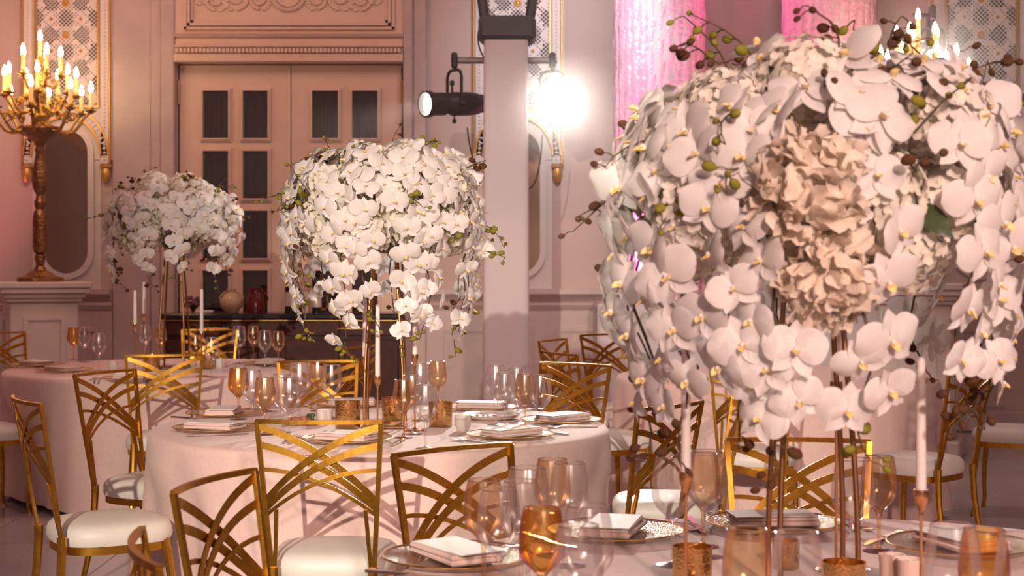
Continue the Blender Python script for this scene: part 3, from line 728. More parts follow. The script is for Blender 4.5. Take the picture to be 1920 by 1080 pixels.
placed = []
for tb, bx, by, label, face in CH_LIST:
    x, y, r = TABLES[tb]
    f = Vector((x-bx, y-by)) if face is None else Vector(face)
    f.normalize(); o = Vector((bx, by))+f*.295
    placed.append((tb, o, f, label))
def cloth_mesh(tb, seed):
    x, y, r = TABLES[tb]; random.seed(seed); N = 240
    dents = []
    for t2, o, f, _ in placed:
        d = Vector((o.x-x, o.y-y))
        if t2 == tb: dents.append((atan2(d.y, d.x), d.length-.235))
    folds = [(random.randint(15, 21), random.random()*6, .5), (random.randint(7, 11), random.random()*6, .35), (random.randint(24, 31), random.random()*6, .2)]
    def fold(a):
        s_ = sum(k*sin(n*a+p+.6*sin(3*a+p)) for n, p, k in folds); return s_
    rings = [(0, 0, 0)]
    vs = [(0, 0, .757)]; fs = []
    prof = [(r*.35, .757, 0), (r*.7, .757, 0), (r*.93, .757, 0), (r*.98, .756, 0), (r*.995, .752, 0), (r+.004, .742, .0)]
    zs = [.725, .70, .66, .60, .53, .46, .39, .32, .25, .18, .12, .07, .035]
    rows_ = prof+[(None, z, (.745-z)/.71) for z in zs]
    for rr, z, t in rows_:
        for k in range(N):
            a = 2*pi*k/N
            if rr is not None: q = rr
            else:
                q = r+.006+.035*t+.044*(t**.75)*fold(a)
                for da_, lim in dents:
                    dd = (a-da_+pi) % (2*pi)-pi; hw = .21/max(.5, lim)
                    wgt = smooth((hw*1.75-abs(dd))/(hw*.75))*smooth((.66-z)/.14)
                    if q > lim: q = lerp(q, lim, wgt)
            vs.append((q*cos(a), q*sin(a), z))
    for k in range(N): fs.append((0, 1+k, 1+(k+1) % N))
    for i in range(len(rows_)-1):
        for k in range(N):
            a, b = 1+i*N+k, 1+i*N+(k+1) % N; fs.append((a, a+N, b+N, b))
    return MB().add(vs, fs).mesh('cloth', 'blush_cloth', True, 80)
tl = {'A': ('blush floor-length cloth over the middle round table', 'round table under the middle blush cloth'),
      'B': ('blush cloth over the large round table in the foreground', 'round table under the foreground blush cloth'),
      'C': ('blush floor-length cloth over the left rear round table', 'round table under the left rear blush cloth'),
      'D': ('blush floor-length cloth over the right rear round table', 'round table under the right rear blush cloth')}
for i, (tb, (x, y, r)) in enumerate(TABLES.items()):
    tag(ob('tablecloth', cloth_mesh(tb, 11+i*7), None, (x, y, 0)), tl[tb][0], 'tablecloth', 'blush tablecloths')
    t = empty('round_table', (x, y, 0), label=tl[tb][1], cat='table', group='round banquet tables')
    ob('tabletop', MB().lathe([(0, .72), (r-.02, .72), (r-.015, .735), (r-.02, .75), (0, .75)], 48).mesh('tabletop', 'mahogany'), t)
    for k in range(4):
        a = pi/4+k*pi/2; ob('leg', MB().tube([(r*.5*cos(a), r*.5*sin(a), .72), (r*.55*cos(a), r*.55*sin(a), 0)], .02, 8).mesh('tleg', 'lamp_black'), t)

# ------------------------------------------------------------------ chairs
def build_chair():
    def post(s_, z): t = (z-.435)/.485; return Vector((s_*(.16+.033*t), -.20-.08*t, z))
    parts = []
    W2 = Vector((.0075, 0, 0)); T2 = Vector((0, .006, 0))
    m = MB()
    for s_ in (-1, 1): m.ribbon([post(s_, z) for z in (.44, .62, .78, .92)], W2, T2)
    pts = []
    for i in range(15):
        u = -1+2*i/14; pts.append(Vector((.197*u, -.28-.032*(1-u*u), .92)))
    m.ribbon(pts, Vector((0, 0, .0065)), Vector((0, .006, 0)))
    parts.append(('back_frame', m.mesh('back_frame', 'chair_gold', False), []))
    for s_ in (-1, 1):
        for k, (z0, z1, wd) in enumerate(((.905, .665, .0105), (.845, .642, .0105), (.768, .622, .006))):
            pth = []; n = 14
            for i in range(n+1):
                t = i/n; z = lerp(z0, z1, t)+.036*4*t*(1-t); u = lerp(-1, 1, t)
                zz = min(max(z, .44), .915); hx = abs(post(1, zz).x)
                pth.append(Vector((s_*u*hx, post(1, zz).y-.022*(1-u*u)+s_*.0035*(1-u**4), z)))
            dirs = []
            for i in range(n+1):
                d = (pth[min(i+1, n)]-pth[max(i-1, 0)]).normalized(); nrm = Vector((-d.z, 0, d.x)); dirs.append(nrm*wd)
            parts.append(('back_slat', MB().ribbon(pth, dirs, Vector((0, .0022, 0))).mesh('slat', 'chair_gold', False), []))
    for s_ in (-1, 1):
        a = post(s_, .642); a.x -= s_*.035; a.y -= .008; b = post(s_, .45); b.x -= s_*.010
        parts.append(('back_rod', MB().ribbon([a, b], Vector((.006, 0, 0)), Vector((0, .005, 0))).mesh('rod', 'chair_gold', False), []))
    for s_ in (-1, 1):
        pr = [Vector((s_*.156, -.20, .455)), Vector((s_*.157, -.20, .40)), Vector((s_*.160, -.205, .30)), Vector((s_*.164, -.222, .18)), Vector((s_*.168, -.245, .08)), Vector((s_*.172, -.268, .012))]
        parts.append(('leg', MB().tube(pr, [.017, .016, .015, .0135, .0125, .0115], 8).lathe([(0, 0), (.015, 0), (.015, .012), (0, .014)], 8, (s_*.172, -.268, 0)).mesh('rleg', 'chair_gold'), []))
        pf = [Vector((s_*.165, .165, .42)), Vector((s_*.172, .178, .34)), Vector((s_*.180, .19, .24)), Vector((s_*.182, .192, .14)), Vector((s_*.178, .188, .06)), Vector((s_*.18, .195, .012))]
        parts.append(('leg', MB().tube(pf, [.016, .0165, .015, .013, .0115, .0115], 8).lathe([(0, 0), (.015, 0), (.015, .012), (0, .014)], 8, (s_*.18, .195, 0)).mesh('fleg', 'chair_gold'), []))
    def outline(k, n=44):
        pts = []
        for i in range(n):
            a = 2*pi*i/n; c, s_ = cos(a), sin(a); ex = .62
            x = .203*k*abs(c)**ex*(1 if c > 0 else -1); y = .208*k*abs(s_)**ex*(1 if s_ > 0 else -1)
            x *= 1+.05*s_; pts.append((x, y+.012))
        return pts
    n = 44; vs = []; fs = []
    for k, z in ((.88, .385), (.95, .385), (.95, .415), (.88, .415)): vs += [(x, y, z) for x, y in outline(k)]
    for i in range(3):
        for k in range(n): fs.append((i*n+k, i*n+(k+1) % n, (i+1)*n+(k+1) % n, (i+1)*n+k))
    for k in range(n): fs.append((3*n+k, 3*n+(k+1) % n, (k+1) % n, k))
    parts.append(('seat_frame', MB().add(vs, fs).mesh('seat_frame', 'chair_gold'), []))
    vs = []; fs = []; prof = [(.90, .412), (.97, .415), (1.0, .432), (.995, .452), (.965, .470), (.90, .482), (.75, .490), (.45, .495)]
    for k, z in prof: vs += [(x, y, z) for x, y in outline(k)]
    for i in range(len(prof)-1):
        for k in range(n): fs.append((i*n+k, i*n+(k+1) % n, (i+1)*n+(k+1) % n, (i+1)*n+k))
    vs.append((0, .012, .496)); vs.append((0, .012, .412)); L_ = len(prof)-1
    for k in range(n): fs.append((L_*n+k, L_*n+(k+1) % n, len(vs)-2)); fs.append(((k+1) % n, k, len(vs)-1))
    parts.append(('seat', MB().add(vs, fs).mesh('seat', 'seat_vinyl'), []))
    return parts
CHAIR = build_chair()
grp = {'A': 'gold chairs around the middle table', 'B': 'gold chairs around the front table', 'C': 'gold chairs around the left rear table', 'D': 'gold chairs around the right rear table'}
for tb, o, f, label in placed:
    spawn('banquet_chair', CHAIR, (o.x, o.y, 0), atan2(-f.x, f.y), 1, label, 'chair', grp[tb])

# ------------------------------------------------------------------ tableware
def ring(r, z, t, n=36, mi=0, q=None):
    q = q or MB(); q.tube([(r*cos(2*pi*k/n), r*sin(2*pi*k/n), z) for k in range(n+1)], t, 6, mi, False); return q
def wine(bowl_mat, stem_mat, h=.222, rb=.043, rr=.034, zs=.092):
    foot = MB().lathe([(0, 0), (.036, 0), (.0365, .0015), (.025, .0035), (.010, .006), (.005, .010), (0, .010)], 24).mesh('foot', stem_mat)
    stem = MB().lathe([(0, .008), (.0055, .009), (.0040, .02), (.0036, .05), (.0042, .075), (.007, .088), (.012, zs+.003), (0, zs+.002)], 14).mesh('stem', stem_mat)
    prof = [(0, zs), (.012, zs+.002)]
    for i in range(1, 13):
        t = i/12; z = lerp(zs+.002, h, t)
        r = rb*sin(min(1, t/.40)*pi/2)**.62 if t < .40 else lerp(rb, rr, ((t-.40)/.60)**1.7)
        prof.append((max(r, .013), z))
    bowl = MB().lathe(prof, 28).mesh('bowl', bowl_mat, True, 180)
    rim = ring(rr, h, .0011, 28).mesh('rim', 'glass_rim')
    return [('foot', foot, []), ('stem', stem, []), ('bowl', bowl, [('rim', rim)])]
G = {'clear': wine('glass_clear', 'glass_clear'), 'amber': wine('glass_amber', 'glass_amber', .215, .041, .033),
     'deep': wine('glass_deep_amber', 'glass_amber', .212, .0425, .034), 'goblet': wine('glass_clear', 'glass_clear', .235, .047, .036, .10)}
GL = {'clear': 'clear', 'amber': 'pale amber', 'deep': 'deep amber', 'goblet': 'large clear'}
def glass(kind, px, rim_y, where, group, sc=1.0):
    """px: axis column; rim_y: row of the rim -> distance from the glass height above the table"""
    h = G[kind][2][1].vertices; top = {'clear': .222, 'amber': .215, 'deep': .212, 'goblet': .235}[kind]*sc
    Y = F*(CH-TOP-top)/(rim_y-HY); p = P(px, rim_y, Y)
    spawn('wine_glass', G[kind], (p.x, p.y, TOP), 0, sc, '%s wine glass %s' % (GL[kind], where), 'wine glass', group)
ga = 'wine glasses on the middle table'
glass('deep', 447, 690, 'left of the cluster at the middle table left', ga)
glass('clear', 473, 694, 'tucked behind the leftmost amber glass, middle table', ga)
glass('amber', 497, 708, 'nearest in the left cluster on the middle table', ga)
glass('clear', 529, 702, 'just right of the nearest amber glass, middle table', ga)
glass('clear', 543, 708, 'in the middle of the left cluster, middle table', ga)
glass('goblet', 562, 681, 'beside the tall pinkish glass, middle table', ga)
glass('amber', 596, 678, 'standing behind the food board on the middle table', ga)
glass('clear', 622, 684, 'partly behind the glass above the food board', ga)
glass('amber', 757, 712, 'before the flower stand on the middle table', ga)
glass('clear', 773, 704, 'overlapping the amber glass before the flower stand', ga)
glass('clear', 798, 722, 'left of the right mercury votive, middle table', ga)
glass('goblet', 788, 681, 'behind the flower stand, next to an amber one', ga)
glass('amber', 820, 677, 'rising behind the right mercury votive, middle table', ga)
glass('goblet', 930, 686, 'leftmost of the right cluster on the middle table', ga)
glass('clear', 947, 700, 'second from left in the right cluster, middle table', ga)
glass('clear', 970, 690, 'behind the amber glass of the right cluster', ga)
glass('amber', 985, 702, 'in the right cluster on the middle table', ga)
glass('clear', 1014, 703, 'rightmost of the right cluster on the middle table', ga)
gc = 'wine glasses on the left rear table'
glass('deep', 138, 614, 'at the left of the left rear table', gc)
glass('clear', 158, 614, 'right behind the deep amber one, left rear table', gc)
glass('clear', 186, 625, 'nearest of the left three, left rear table', gc)
glass('clear', 272, 610, 'behind the thin candlesticks, left rear table', gc)
glass('amber', 301, 613, 'behind the flower stand rods, left rear table', gc)
glass('amber', 367, 629, 'in front of the right taper, left rear table', gc)
glass('clear', 397, 633, 'before the gold chair back, left rear table', gc)
glass('goblet', 448, 612, 'first of the row of four before the sideboard', gc)
glass('amber', 475, 612, 'second of the row of four before the sideboard', gc)
glass('clear', 497, 620, 'third of the row of four before the sideboard', gc)
glass('amber', 522, 622, 'last of the row of four before the sideboard', gc)
gb = 'wine glasses on the front table'
glass('amber', 907, 900, 'standing over the napkin at the front table left', gb)
glass('clear', 936, 917, 'behind the amber glass over the napkin, front table', gb)
glass('goblet', 990, 877, 'left of the farthest amber glass in the front cluster', gb)
glass('clear', 977, 902, 'between two amber glasses in the front left cluster', gb)
glass('amber', 1036, 861, 'farthest and tallest looking in the front left cluster', gb)
glass('clear', 1068, 868, 'right behind the farthest amber glass, front cluster', gb)
glass('deep', 1016, 953, 'with glowing bowl, nearest in the front left cluster', gb)
glass('goblet', 1101, 948, 'right of the glowing amber glass, front table', gb)
glass('clear', 1084, 985, 'low at the bottom edge beside the glowing amber glass', gb)
glass('goblet', 1262, 856, 'left of the dark candle cup, front table', gb)
glass('amber', 1318, 850, 'behind a clear one right of the candle cup', gb)
glass('goblet', 1326, 846, 'right of the left taper candle, front table', gb)
glass('goblet', 1600, 861, 'right of the flower stand rods, front table', gb)
glass('amber', 1648, 856, 'standing tall right of the flower stand, front table', gb)
glass('amber', 1400, 992, 'at the bottom edge between the gold votives', gb)
glass('clear', 1494, 998, 'at the bottom edge among the flower stand rods', gb)
glass('goblet', 1786, 985, 'left of the deep amber glass, bottom right', gb)
glass('deep', 1845, 993, 'at the bottom right corner of the front table', gb)
glass('clear', 1915, 1003, 'cut by the right edge of the picture', gb)

CHARGER = [('plate', MB().lathe([(0, .003), (.095, .003), (.112, .007), (.150, .013), (.164, .016), (.150, .011), (.112, .004), (.095, 0), (0, 0)], 48).mesh('charger', 'glass_charger'), []),
           ('gold_rim', ring(.164, .0155, .0022, 48).mesh('gold_rim', 'rim_gold'), [])]
def napkin_mesh():
    q = MB()
    for i, (hx, hy) in enumerate(((.105, .062), (.102, .059))): q.box((0, -.003*i, .006+.0115*i), (2*hx, 2*hy, .0122), Matrix.Rotation(.02*i, 3, 'Z'), 0, .004)
    return q.mesh('napkin', 'napkin_cloth')
NAP = napkin_mesh()
CARD = MB().box((0, 0, .0012), (.205, .108, .0022), None, 0, .0).mesh('card', 'card_white', False)
def fork_mesh():
    q = MB(); q.ribbon([(0, -.10, .004), (0, -.05, .006), (0, .02, .010), (0, .045, .007)], [Vector((.007, 0, 0)), Vector((.0055, 0, 0)), Vector((.003, 0, 0)), Vector((.006, 0, 0))], Vector((0, 0, .0013)))
    q.ribbon([(0, .045, .007), (0, .06, .0045), (0, .068, .004)], [Vector((.006, 0, 0)), Vector((.0115, 0, 0)), Vector((.0115, 0, 0))], Vector((0, 0, .0011)))
    for k in range(4): x = -.0098+.0065*k; q.ribbon([(x, .068, .004), (x, .10, .009)], Vector((.0016, 0, 0)), Vector((0, 0, .001)))
    return q.mesh('fork', 'silver', False)
def knife_mesh():
    q = MB(); q.ribbon([(0, -.115, .005), (0, -.06, .005), (0, -.005, .005)], [Vector((.008, 0, 0)), Vector((.0065, 0, 0)), Vector((.0055, 0, 0))], Vector((0, 0, .003)))
    q.ribbon([(0, -.005, .005), (.001, .05, .005), (-.001, .10, .005), (-.004, .115, .005)], [Vector((.007, 0, 0)), Vector((.0095, 0, 0)), Vector((.007, 0, 0)), Vector((.001, 0, 0))], Vector((0, 0, .0009)))
    return q.mesh('knife', 'silver', False)
FORK, KNIFE = fork_mesh(), knife_mesh()
def setting(tb, px, py, where, card=True, forks=2, knives=1, rot=0.0, nr=None):
    x, y, r = TABLES[tb]; c = T(px, py); d = Vector((x-c.x, y-c.y)); a = atan2(-d.x, d.y)+rot
    spawn('charger_plate', CHARGER, (c.x, c.y, TOP), a, 1, 'gold-rimmed beaded glass charger %s' % where, 'charger plate', 'beaded glass chargers')
    def L(lx, ly, z=TOP): return (c.x+lx*cos(a)-ly*sin(a), c.y+lx*sin(a)+ly*cos(a), z)
    nr_ = a+(nr if nr is not None else random.uniform(-.3, .3))
    o = ob('napkin', NAP, None, L(0, -.005, TOP+.009), nr_); tag(o, 'folded blush napkin on the charger %s' % where, 'napkin', 'folded blush napkins')
    if card:
        o = ob('menu_card', CARD, None, L(.006, .004, TOP+.0335), nr_+.06); tag(o, 'white menu card on the napkin %s' % where, 'card', 'white menu cards')
    for k in range(forks):
        o = ob('fork', FORK, None, L(-.188-.028*k, -.01+.01*k, TOP), a+.03*k); tag(o, '%s silver fork %s' % (('inner', 'outer')[k], where), 'fork', 'silver forks')
    for k in range(knives):
        o = ob('knife', KNIFE, None, L(.19+.028*k, -.01, TOP), a-.03*k); tag(o, '%s silver knife %s' % (('inner', 'outer')[k], where), 'knife', 'silver knives')
random.seed(21)
setting('A', 422, 779, 'at the middle table, farther of the two left places', nr=.5)
setting('A', 405, 807, 'at the middle table, nearer of the two left places', nr=.9)
setting('A', 652, 828, 'behind the chair pushed to the middle table front', nr=-.3)
setting('A', 957, 820, 'at the middle table, front right place', nr=-.2)
setting('A', 1052, 792, 'at the middle table, far right place', nr=-1.0)
setting('A', 903, 768, 'at the middle table, back right place', nr=.3)
setting('A', 660, 762, 'at the middle table, back left place', nr=-.2)
setting('B', 858, 1052, 'at the front table, leftmost place', nr=.9, forks=1)
setting('B', 1152, 1003, 'at the front table, far left place', nr=.7)
setting('B', 1450, 988, 'at the front table, behind the flower stand', nr=0)
setting('B', 1800, 1030, 'at the front table, right place', nr=-.6)
setting('C', 70, 687, 'at the left rear table, leftmost place', nr=1.0)
setting('C', 120, 697, 'at the left rear table, left front place', nr=.3, card=False)
setting('C', 250, 712, 'at the left rear table, in front of the flowers', nr=.1)
setting('C', 505, 684, 'at the left rear table, right place', nr=-.7)
setting('D', 1690, 716, 'at the right rear table, right place', nr=-.7)
setting('D', 1400, 722, 'at the right rear table, front place', nr=.2)
setting('D', 1235, 704, 'at the right rear table, left place', nr=.9)

# votives, small cups, food
VOT = [('glass_body', MB().lathe([(0, 0), (.040, 0), (.045, .004), (.046, .05), (.047, .098), (.0445, .098), (.0435, .05), (.042, .010), (0, .010)], 26).mesh('votive', 'glass_mercury', True, 50), []),
       ('candle', MB().lathe([(0, .011), (.034, .011), (.034, .045), (.003, .047), (.0015, .055), (0, .056)], 16).mesh('tea', 'candle_wax'), [])]
def votive(px, base_y, where, sc=1.0):
    p = T(px, base_y); spawn('votive_holder', VOT, (p.x, p.y, TOP), 0, sc, 'gold mercury-glass votive holder %s' % where, 'candle holder', 'mercury glass votives')
votive(652, 803, 'behind the front chair of the middle table', 1.08)
votive(737, 790, 'left of the flower stand on the middle table')
votive(826, 800, 'right of the flower stand on the middle table')
votive(283, 694.5, 'left of the stand rods on the left rear table')
votive(390, 692, 'behind two glasses on the left rear table', .9)
votive(1298, 1102, 'in front of the left taper on the front table', .86)
votive(1474, 1066, 'small, behind the flower stand rods, front table', .62)
votive(1582, 1140, 'at the bottom edge right of the stand, front table', .90)
votive(1440, 706, 'glimpsed on the right rear table', .9)
CUP = [('cup', MB().lathe([(0, 0), (.022, 0), (.030, .02), (.033, .06), (.030, .06), (.027, .02), (0, .012)], 20).mesh('cup', 'ceramic_white'), []),
       ('wax', MB().lathe([(.030, .050), (.004, .052), (.0012, .06), (0, .06)], 16).mesh('cupwax', 'candle_wax'), [])]
CUP2 = [('cup', MB().lathe([(0, 0), (.020, 0), (.0235, .01), (.026, .055), (.0265, .062), (.024, .062), (.022, .03), (0, .02)], 20).mesh('cup2', 'ceramic_ivory'), []),
        ('wax', MB().lathe([(.0235, .056), (.003, .057), (.001, .064), (0, .064)], 16).mesh('cup2wax', 'candle_wax'), [])]
def cup(px, by, where, pr=CUP, sc=1.0, col='white marbled'):
    p = T(px, by); spawn('small_cup', pr, (p.x, p.y, TOP), 0, sc, '%s small candle cup %s' % (col, where), 'cup', 'small candle cups')
cup(608, 796, 'between the food board and votive, middle table')
cup(868, 808, 'beside the white food plate on the middle table', sc=1.0)
cup(412, 691, 'right of the votive on the left rear table')
cup(212, 694, 'left of the flowers on the left rear table', sc=.9)
cup(1672, 1096, 'left of the pair by the right candlestick', CUP2, 1.0, 'ivory')
cup(1706, 1106, 'right of the pair by the right candlestick', CUP2, 1.0, 'ivory')
p = T(567, 796); fb = empty('food_board', (p.x, p.y, TOP), .2, label='brown serving board with red canapes and parsley on the middle table', cat='serving board')
ob('board', MB().bb(-.056, .056, -.06, .06, 0, .018, 0, .005).mesh('board', 'slate_board'), fb)
q = MB(); random.seed(5)
for k in range(16): q.ball((random.uniform(-.045, .025), random.uniform(-.04, .04), .023), .011, 7, 5, 0, (1.2, 1, .6))
ob('canapes', q.mesh('canapes', 'food_red'), fb)
q = MB()
for k in range(14): q.ball((.036+random.uniform(-.012, .012), random.uniform(-.014, .014), .03+random.uniform(-.006, .008)), .008, 6, 4)
ob('parsley', q.mesh('parsley', 'food_green'), fb)
p = T(922, 786); fp = empty('food_plate', (p.x, p.y, TOP), .1, label='shallow white oval plate with red garnish on the middle table', cat='plate')
ob('plate', MB().lathe([(0, .004), (.07, .004), (.105, .014), (.12, .024), (.122, .024), (.108, .01), (.075, 0), (0, 0)], 36).mesh('fplate', 'ceramic_white'), fp)
q = MB()
for k in range(12): q.ball((random.uniform(-.06, .03), random.uniform(-.03, .03), .012), .010, 7, 5, 0, (1.3, 1, .5))
ob('garnish', q.mesh('garnish', 'food_red'), fp)

# taper candlesticks
def candlestick(px, base_y, cup_y, length, where):
    p = T(px, base_y); h = (P(px, cup_y, p.y).z)-TOP
    e = empty('candlestick', (p.x, p.y, TOP), 0, label='slim copper candlestick %s' % where, cat='candlestick', group='copper candlesticks')
    ob('base', MB().lathe([(0, 0), (.043, 0), (.044, .003), (.040, .006), (.008, .008), (.004, .014), (0, .014)], 28).mesh('csb', 'copper_gold'), e)
    ob('rod', MB().lathe([(.0034, .008), (.0032, h-.055), (.005, h-.045), (.004, h-.04)], 10).mesh('csr', 'copper_gold'), e)
    ob('candle_cup', MB().lathe([(.004, h-.042), (.007, h-.036), (.0125, h-.022), (.014, h-.008), (.0132, h), (.0105, h), (.010, h-.012), (0, h-.014)], 16).mesh('csc', 'copper_gold'), e)
    c = empty('taper_candle', (p.x, p.y, TOP+h-.012), 0, label='white taper candle in the candlestick %s' % where, cat='candle', group='white taper candles')
    ob('wax', MB().lathe([(0, 0), (.0103, 0), (.0100, .03), (.0082, length-.008), (.005, length-.001), (0, length)], 14).mesh('taper', 'candle_wax'), c)
    ob('wick', MB().tube([(0, 0, length-.002), (.0005, 0, length+.006), (.002, 0, length+.011)], .0008, 5).mesh('wick', 'card_ink'), c)
candlestick(708, 812, 705, .285, 'in front of the flower stand, middle table')
candlestick(684, 792, 668, .25, 'left of the flower stand, middle table')
candlestick(778, 808, 664, .22, 'right of the flower stand, middle table')
candlestick(253, 704, 606, .20, 'leftmost on the left rear table')
candlestick(270, 697, 588, .20, 'second on the left, left rear table')
candlestick(378, 706, 623, .255, 'right of the flowers, left rear table')
candlestick(1286, 1128, 884, .27, 'left of the flower stand, front table')
candlestick(1727, 1140, 918, .265, 'right of the flower stand, front table')
candlestick(1568, 1070, 715, .20, 'behind the flower stand rods, front table')

# ------------------------------------------------------------------ flowers
def petal(q, ang_, L, W, curl, cup_, z0=0.0, base=.12, nu=6, nv=5, mi=0, ruff=0.0, tilt=0.0, ph=0.0, pw=.75, tw=.96):
    vs = []; fs = []; ca, sa = cos(ang_), sin(ang_); ct, st = cos(tilt), sin(tilt)
    for i in range(nu+1):
        u = i/nu; wd = W*(base*(1-u)+sin(pi*min(1, u*.93+.02)**pw)**.62 if u < 1 else .28)
        wd = W*max(.10, (sin(pi*(u**pw)*tw))**.60 if u > 0 else .12)
        for j in range(nv+1):
            v = -1+2*j/nv
            x = wd*v; y = L*u*(1-.10*v*v*u); z = z0-curl*u*u+cup_*v*v*wd/W*.5+ruff*u*sin(v*5+ph)*.5
            y, z = y*ct-z*st, y*st+z*ct
            vs.append((x*ca+y*sa, -x*sa+y*ca, z))
    for i in range(nu):
        for j in range(nv):
            a = i*(nv+1)+j; fs.append((a, a+1, a+nv+2, a+nv+1))
    q.add(vs, fs, mi)
def orchid_mesh(seed, closed=0.0):
    random.seed(seed); q = MB(); rv = lambda s_: random.uniform(-s_, s_)
    petal(q, 0+rv(.1), .48, .165, .05+rv(.08)-closed*.2, .10, -.04, tilt=rv(.12)+closed*.3)
    for s_ in (-1, 1): petal(q, s_*(2.45+rv(.12)), .47, .155, .06+rv(.08), .10, -.045, tilt=rv(.12)+closed*.3)
    for s_ in (-1, 1): petal(q, s_*(1.30+rv(.12)), .53, .30, .16+rv(.10), -.14+rv(.08), .012, nu=7, nv=6, tilt=.28+rv(.12)+closed*.5, pw=.9, tw=.92)
    petal(q, pi, .17, .07, -.08, .10, .03, nu=4, nv=4, mi=1, tilt=.6)
    for s_ in (-1, 1): petal(q, s_*1.9, .11, .06, .0, .08, .03, nu=3, nv=3, mi=1, tilt=1.0)
    q.ball((0, .02, .06), .038, 7, 5, 2, (1, 1.2, 1.3))
    return q.mesh('orchid', ['orchid_white', 'orchid_lip', 'orchid_column'], True, 75)
ORCH = [orchid_mesh(k, c) for k, c in ((1, 0), (2, .1), (3, -.1), (4, .25), (5, .05), (6, .5), (7, 0), (8, .15))]
def frame(n, up):
    n = n.normalized(); x = up.cross(n)
    if x.length < 1e-3: x = Vector((1, 0, 0))
    x.normalize(); y = n.cross(x); return Matrix((x, y, n)).transposed()
def hydrangea_mesh(seed, N=120):
    random.seed(seed); q = MB()
    for k in range(N):
        z = 1-2*(k+.5)/N; a = k*2.39996+random.uniform(-.2, .2); r = sqrt(max(0, 1-z*z))
        n = Vector((r*cos(a), r*sin(a), z)); rad = random.uniform(.86, 1.04); fr = frame(n+Vector((random.uniform(-.3, .3),)*3), Vector((random.random()-.5, random.random()-.5, random.random()-.5)))
        f = MB()
        for j in range(4): petal(f, j*pi/2+random.uniform(-.1, .1), .185, .095, random.uniform(-.02, .05), .05, 0, nu=2, nv=2, tilt=random.uniform(.05, .5), tw=.86)
        q.add([fr @ Vector(p)+n*rad for p in f.v], f.f)
    q.ball((0, 0, 0), .82, 10, 8); return q.mesh('hydrangea', 'hydrangea_cream', True, 70)
def ruffled_mesh(seed, N=105):
    random.seed(seed); q = MB()
    for k in range(N):
        z = 1-1.85*(k+.5)/N; a = k*2.39996+random.uniform(-.25, .25); r = sqrt(max(0, 1-z*z)); n = Vector((r*cos(a), r*sin(a), z))
        tip = lerp(1.25, .35, (k/N)**.7); fr = frame(n, Vector((random.random()-.5, random.random()-.5, random.random()-.2)))
        f = MB(); petal(f, 0, random.uniform(.42, .56), random.uniform(.22, .32), random.uniform(-.08, .06), random.uniform(-.06, .10), 0, nu=4, nv=5, tilt=random.uniform(.25, 1.1), tw=.80, ruff=.09, ph=random.random()*6)
        q.add([fr @ Vector(p)+n*random.uniform(.62, .80) for p in f.v], f.f)
    q.ball((0, 0, 0), .62, 10, 8); return q.mesh('ruffled', 'ruffle_cream', True, 70)
HYD = [hydrangea_mesh(31), hydrangea_mesh(32)]; RUF = [ruffled_mesh(41), ruffled_mesh(42)]
def leaf_mesh():
    q = MB(); petal(q, 0, 1.0, .28, .25, .12, nu=6, nv=4); return q.mesh('leaf', 'leaf_green', True, 80)
LEAF = leaf_mesh()
BUD = {k: MB().ball((0, 0, 0), 1, 9, 7, 0, (.85, .85, 1.2)).mesh('bud', k) for k in ('bud_green', 'bud_plum')}
def bud_sprig(p0, d0, L, n, rnd, bud_mat, par, drop=.6, bs=.011):
    """zigzag stem tip with buds"""
    pts = [Vector(p0)]; d = Vector(d0).normalized(); q = MB(); bl = []; st = L/n
    for i in range(n):
        d = (d+Vector((rnd.uniform(-.35, .35), rnd.uniform(-.35, .35), -drop*.25+rnd.uniform(-.15, .15)))).normalized()
        p = pts[-1]+d*st; pts.append(p)
        sd = Vector((rnd.uniform(-1, 1), rnd.uniform(-1, 1), rnd.uniform(-.5, .3))).normalized()
        e = p+sd*rnd.uniform(.018, .03); q.tube([p, (p+e)/2+Vector((0, 0, .003)), e], .0016, 4)
        r = bs*(1.1-.55*i/n)*rnd.uniform(.8, 1.2); bl.append(Matrix.Translation(e+sd*r*.7) @ frame(sd, Vector((0, 0, 1))).to_4x4() @ Matrix.Scale(r, 4))
    q.tube(pts, [.0024*(1-.5*i/n) for i in range(n+1)], 5)
    s_ = ob('flower_stem', q.mesh('sprig', 'stem_brown'), par); 
    for mx_ in bl: ob('bud', BUD[bud_mat], s_).matrix_basis = mx_
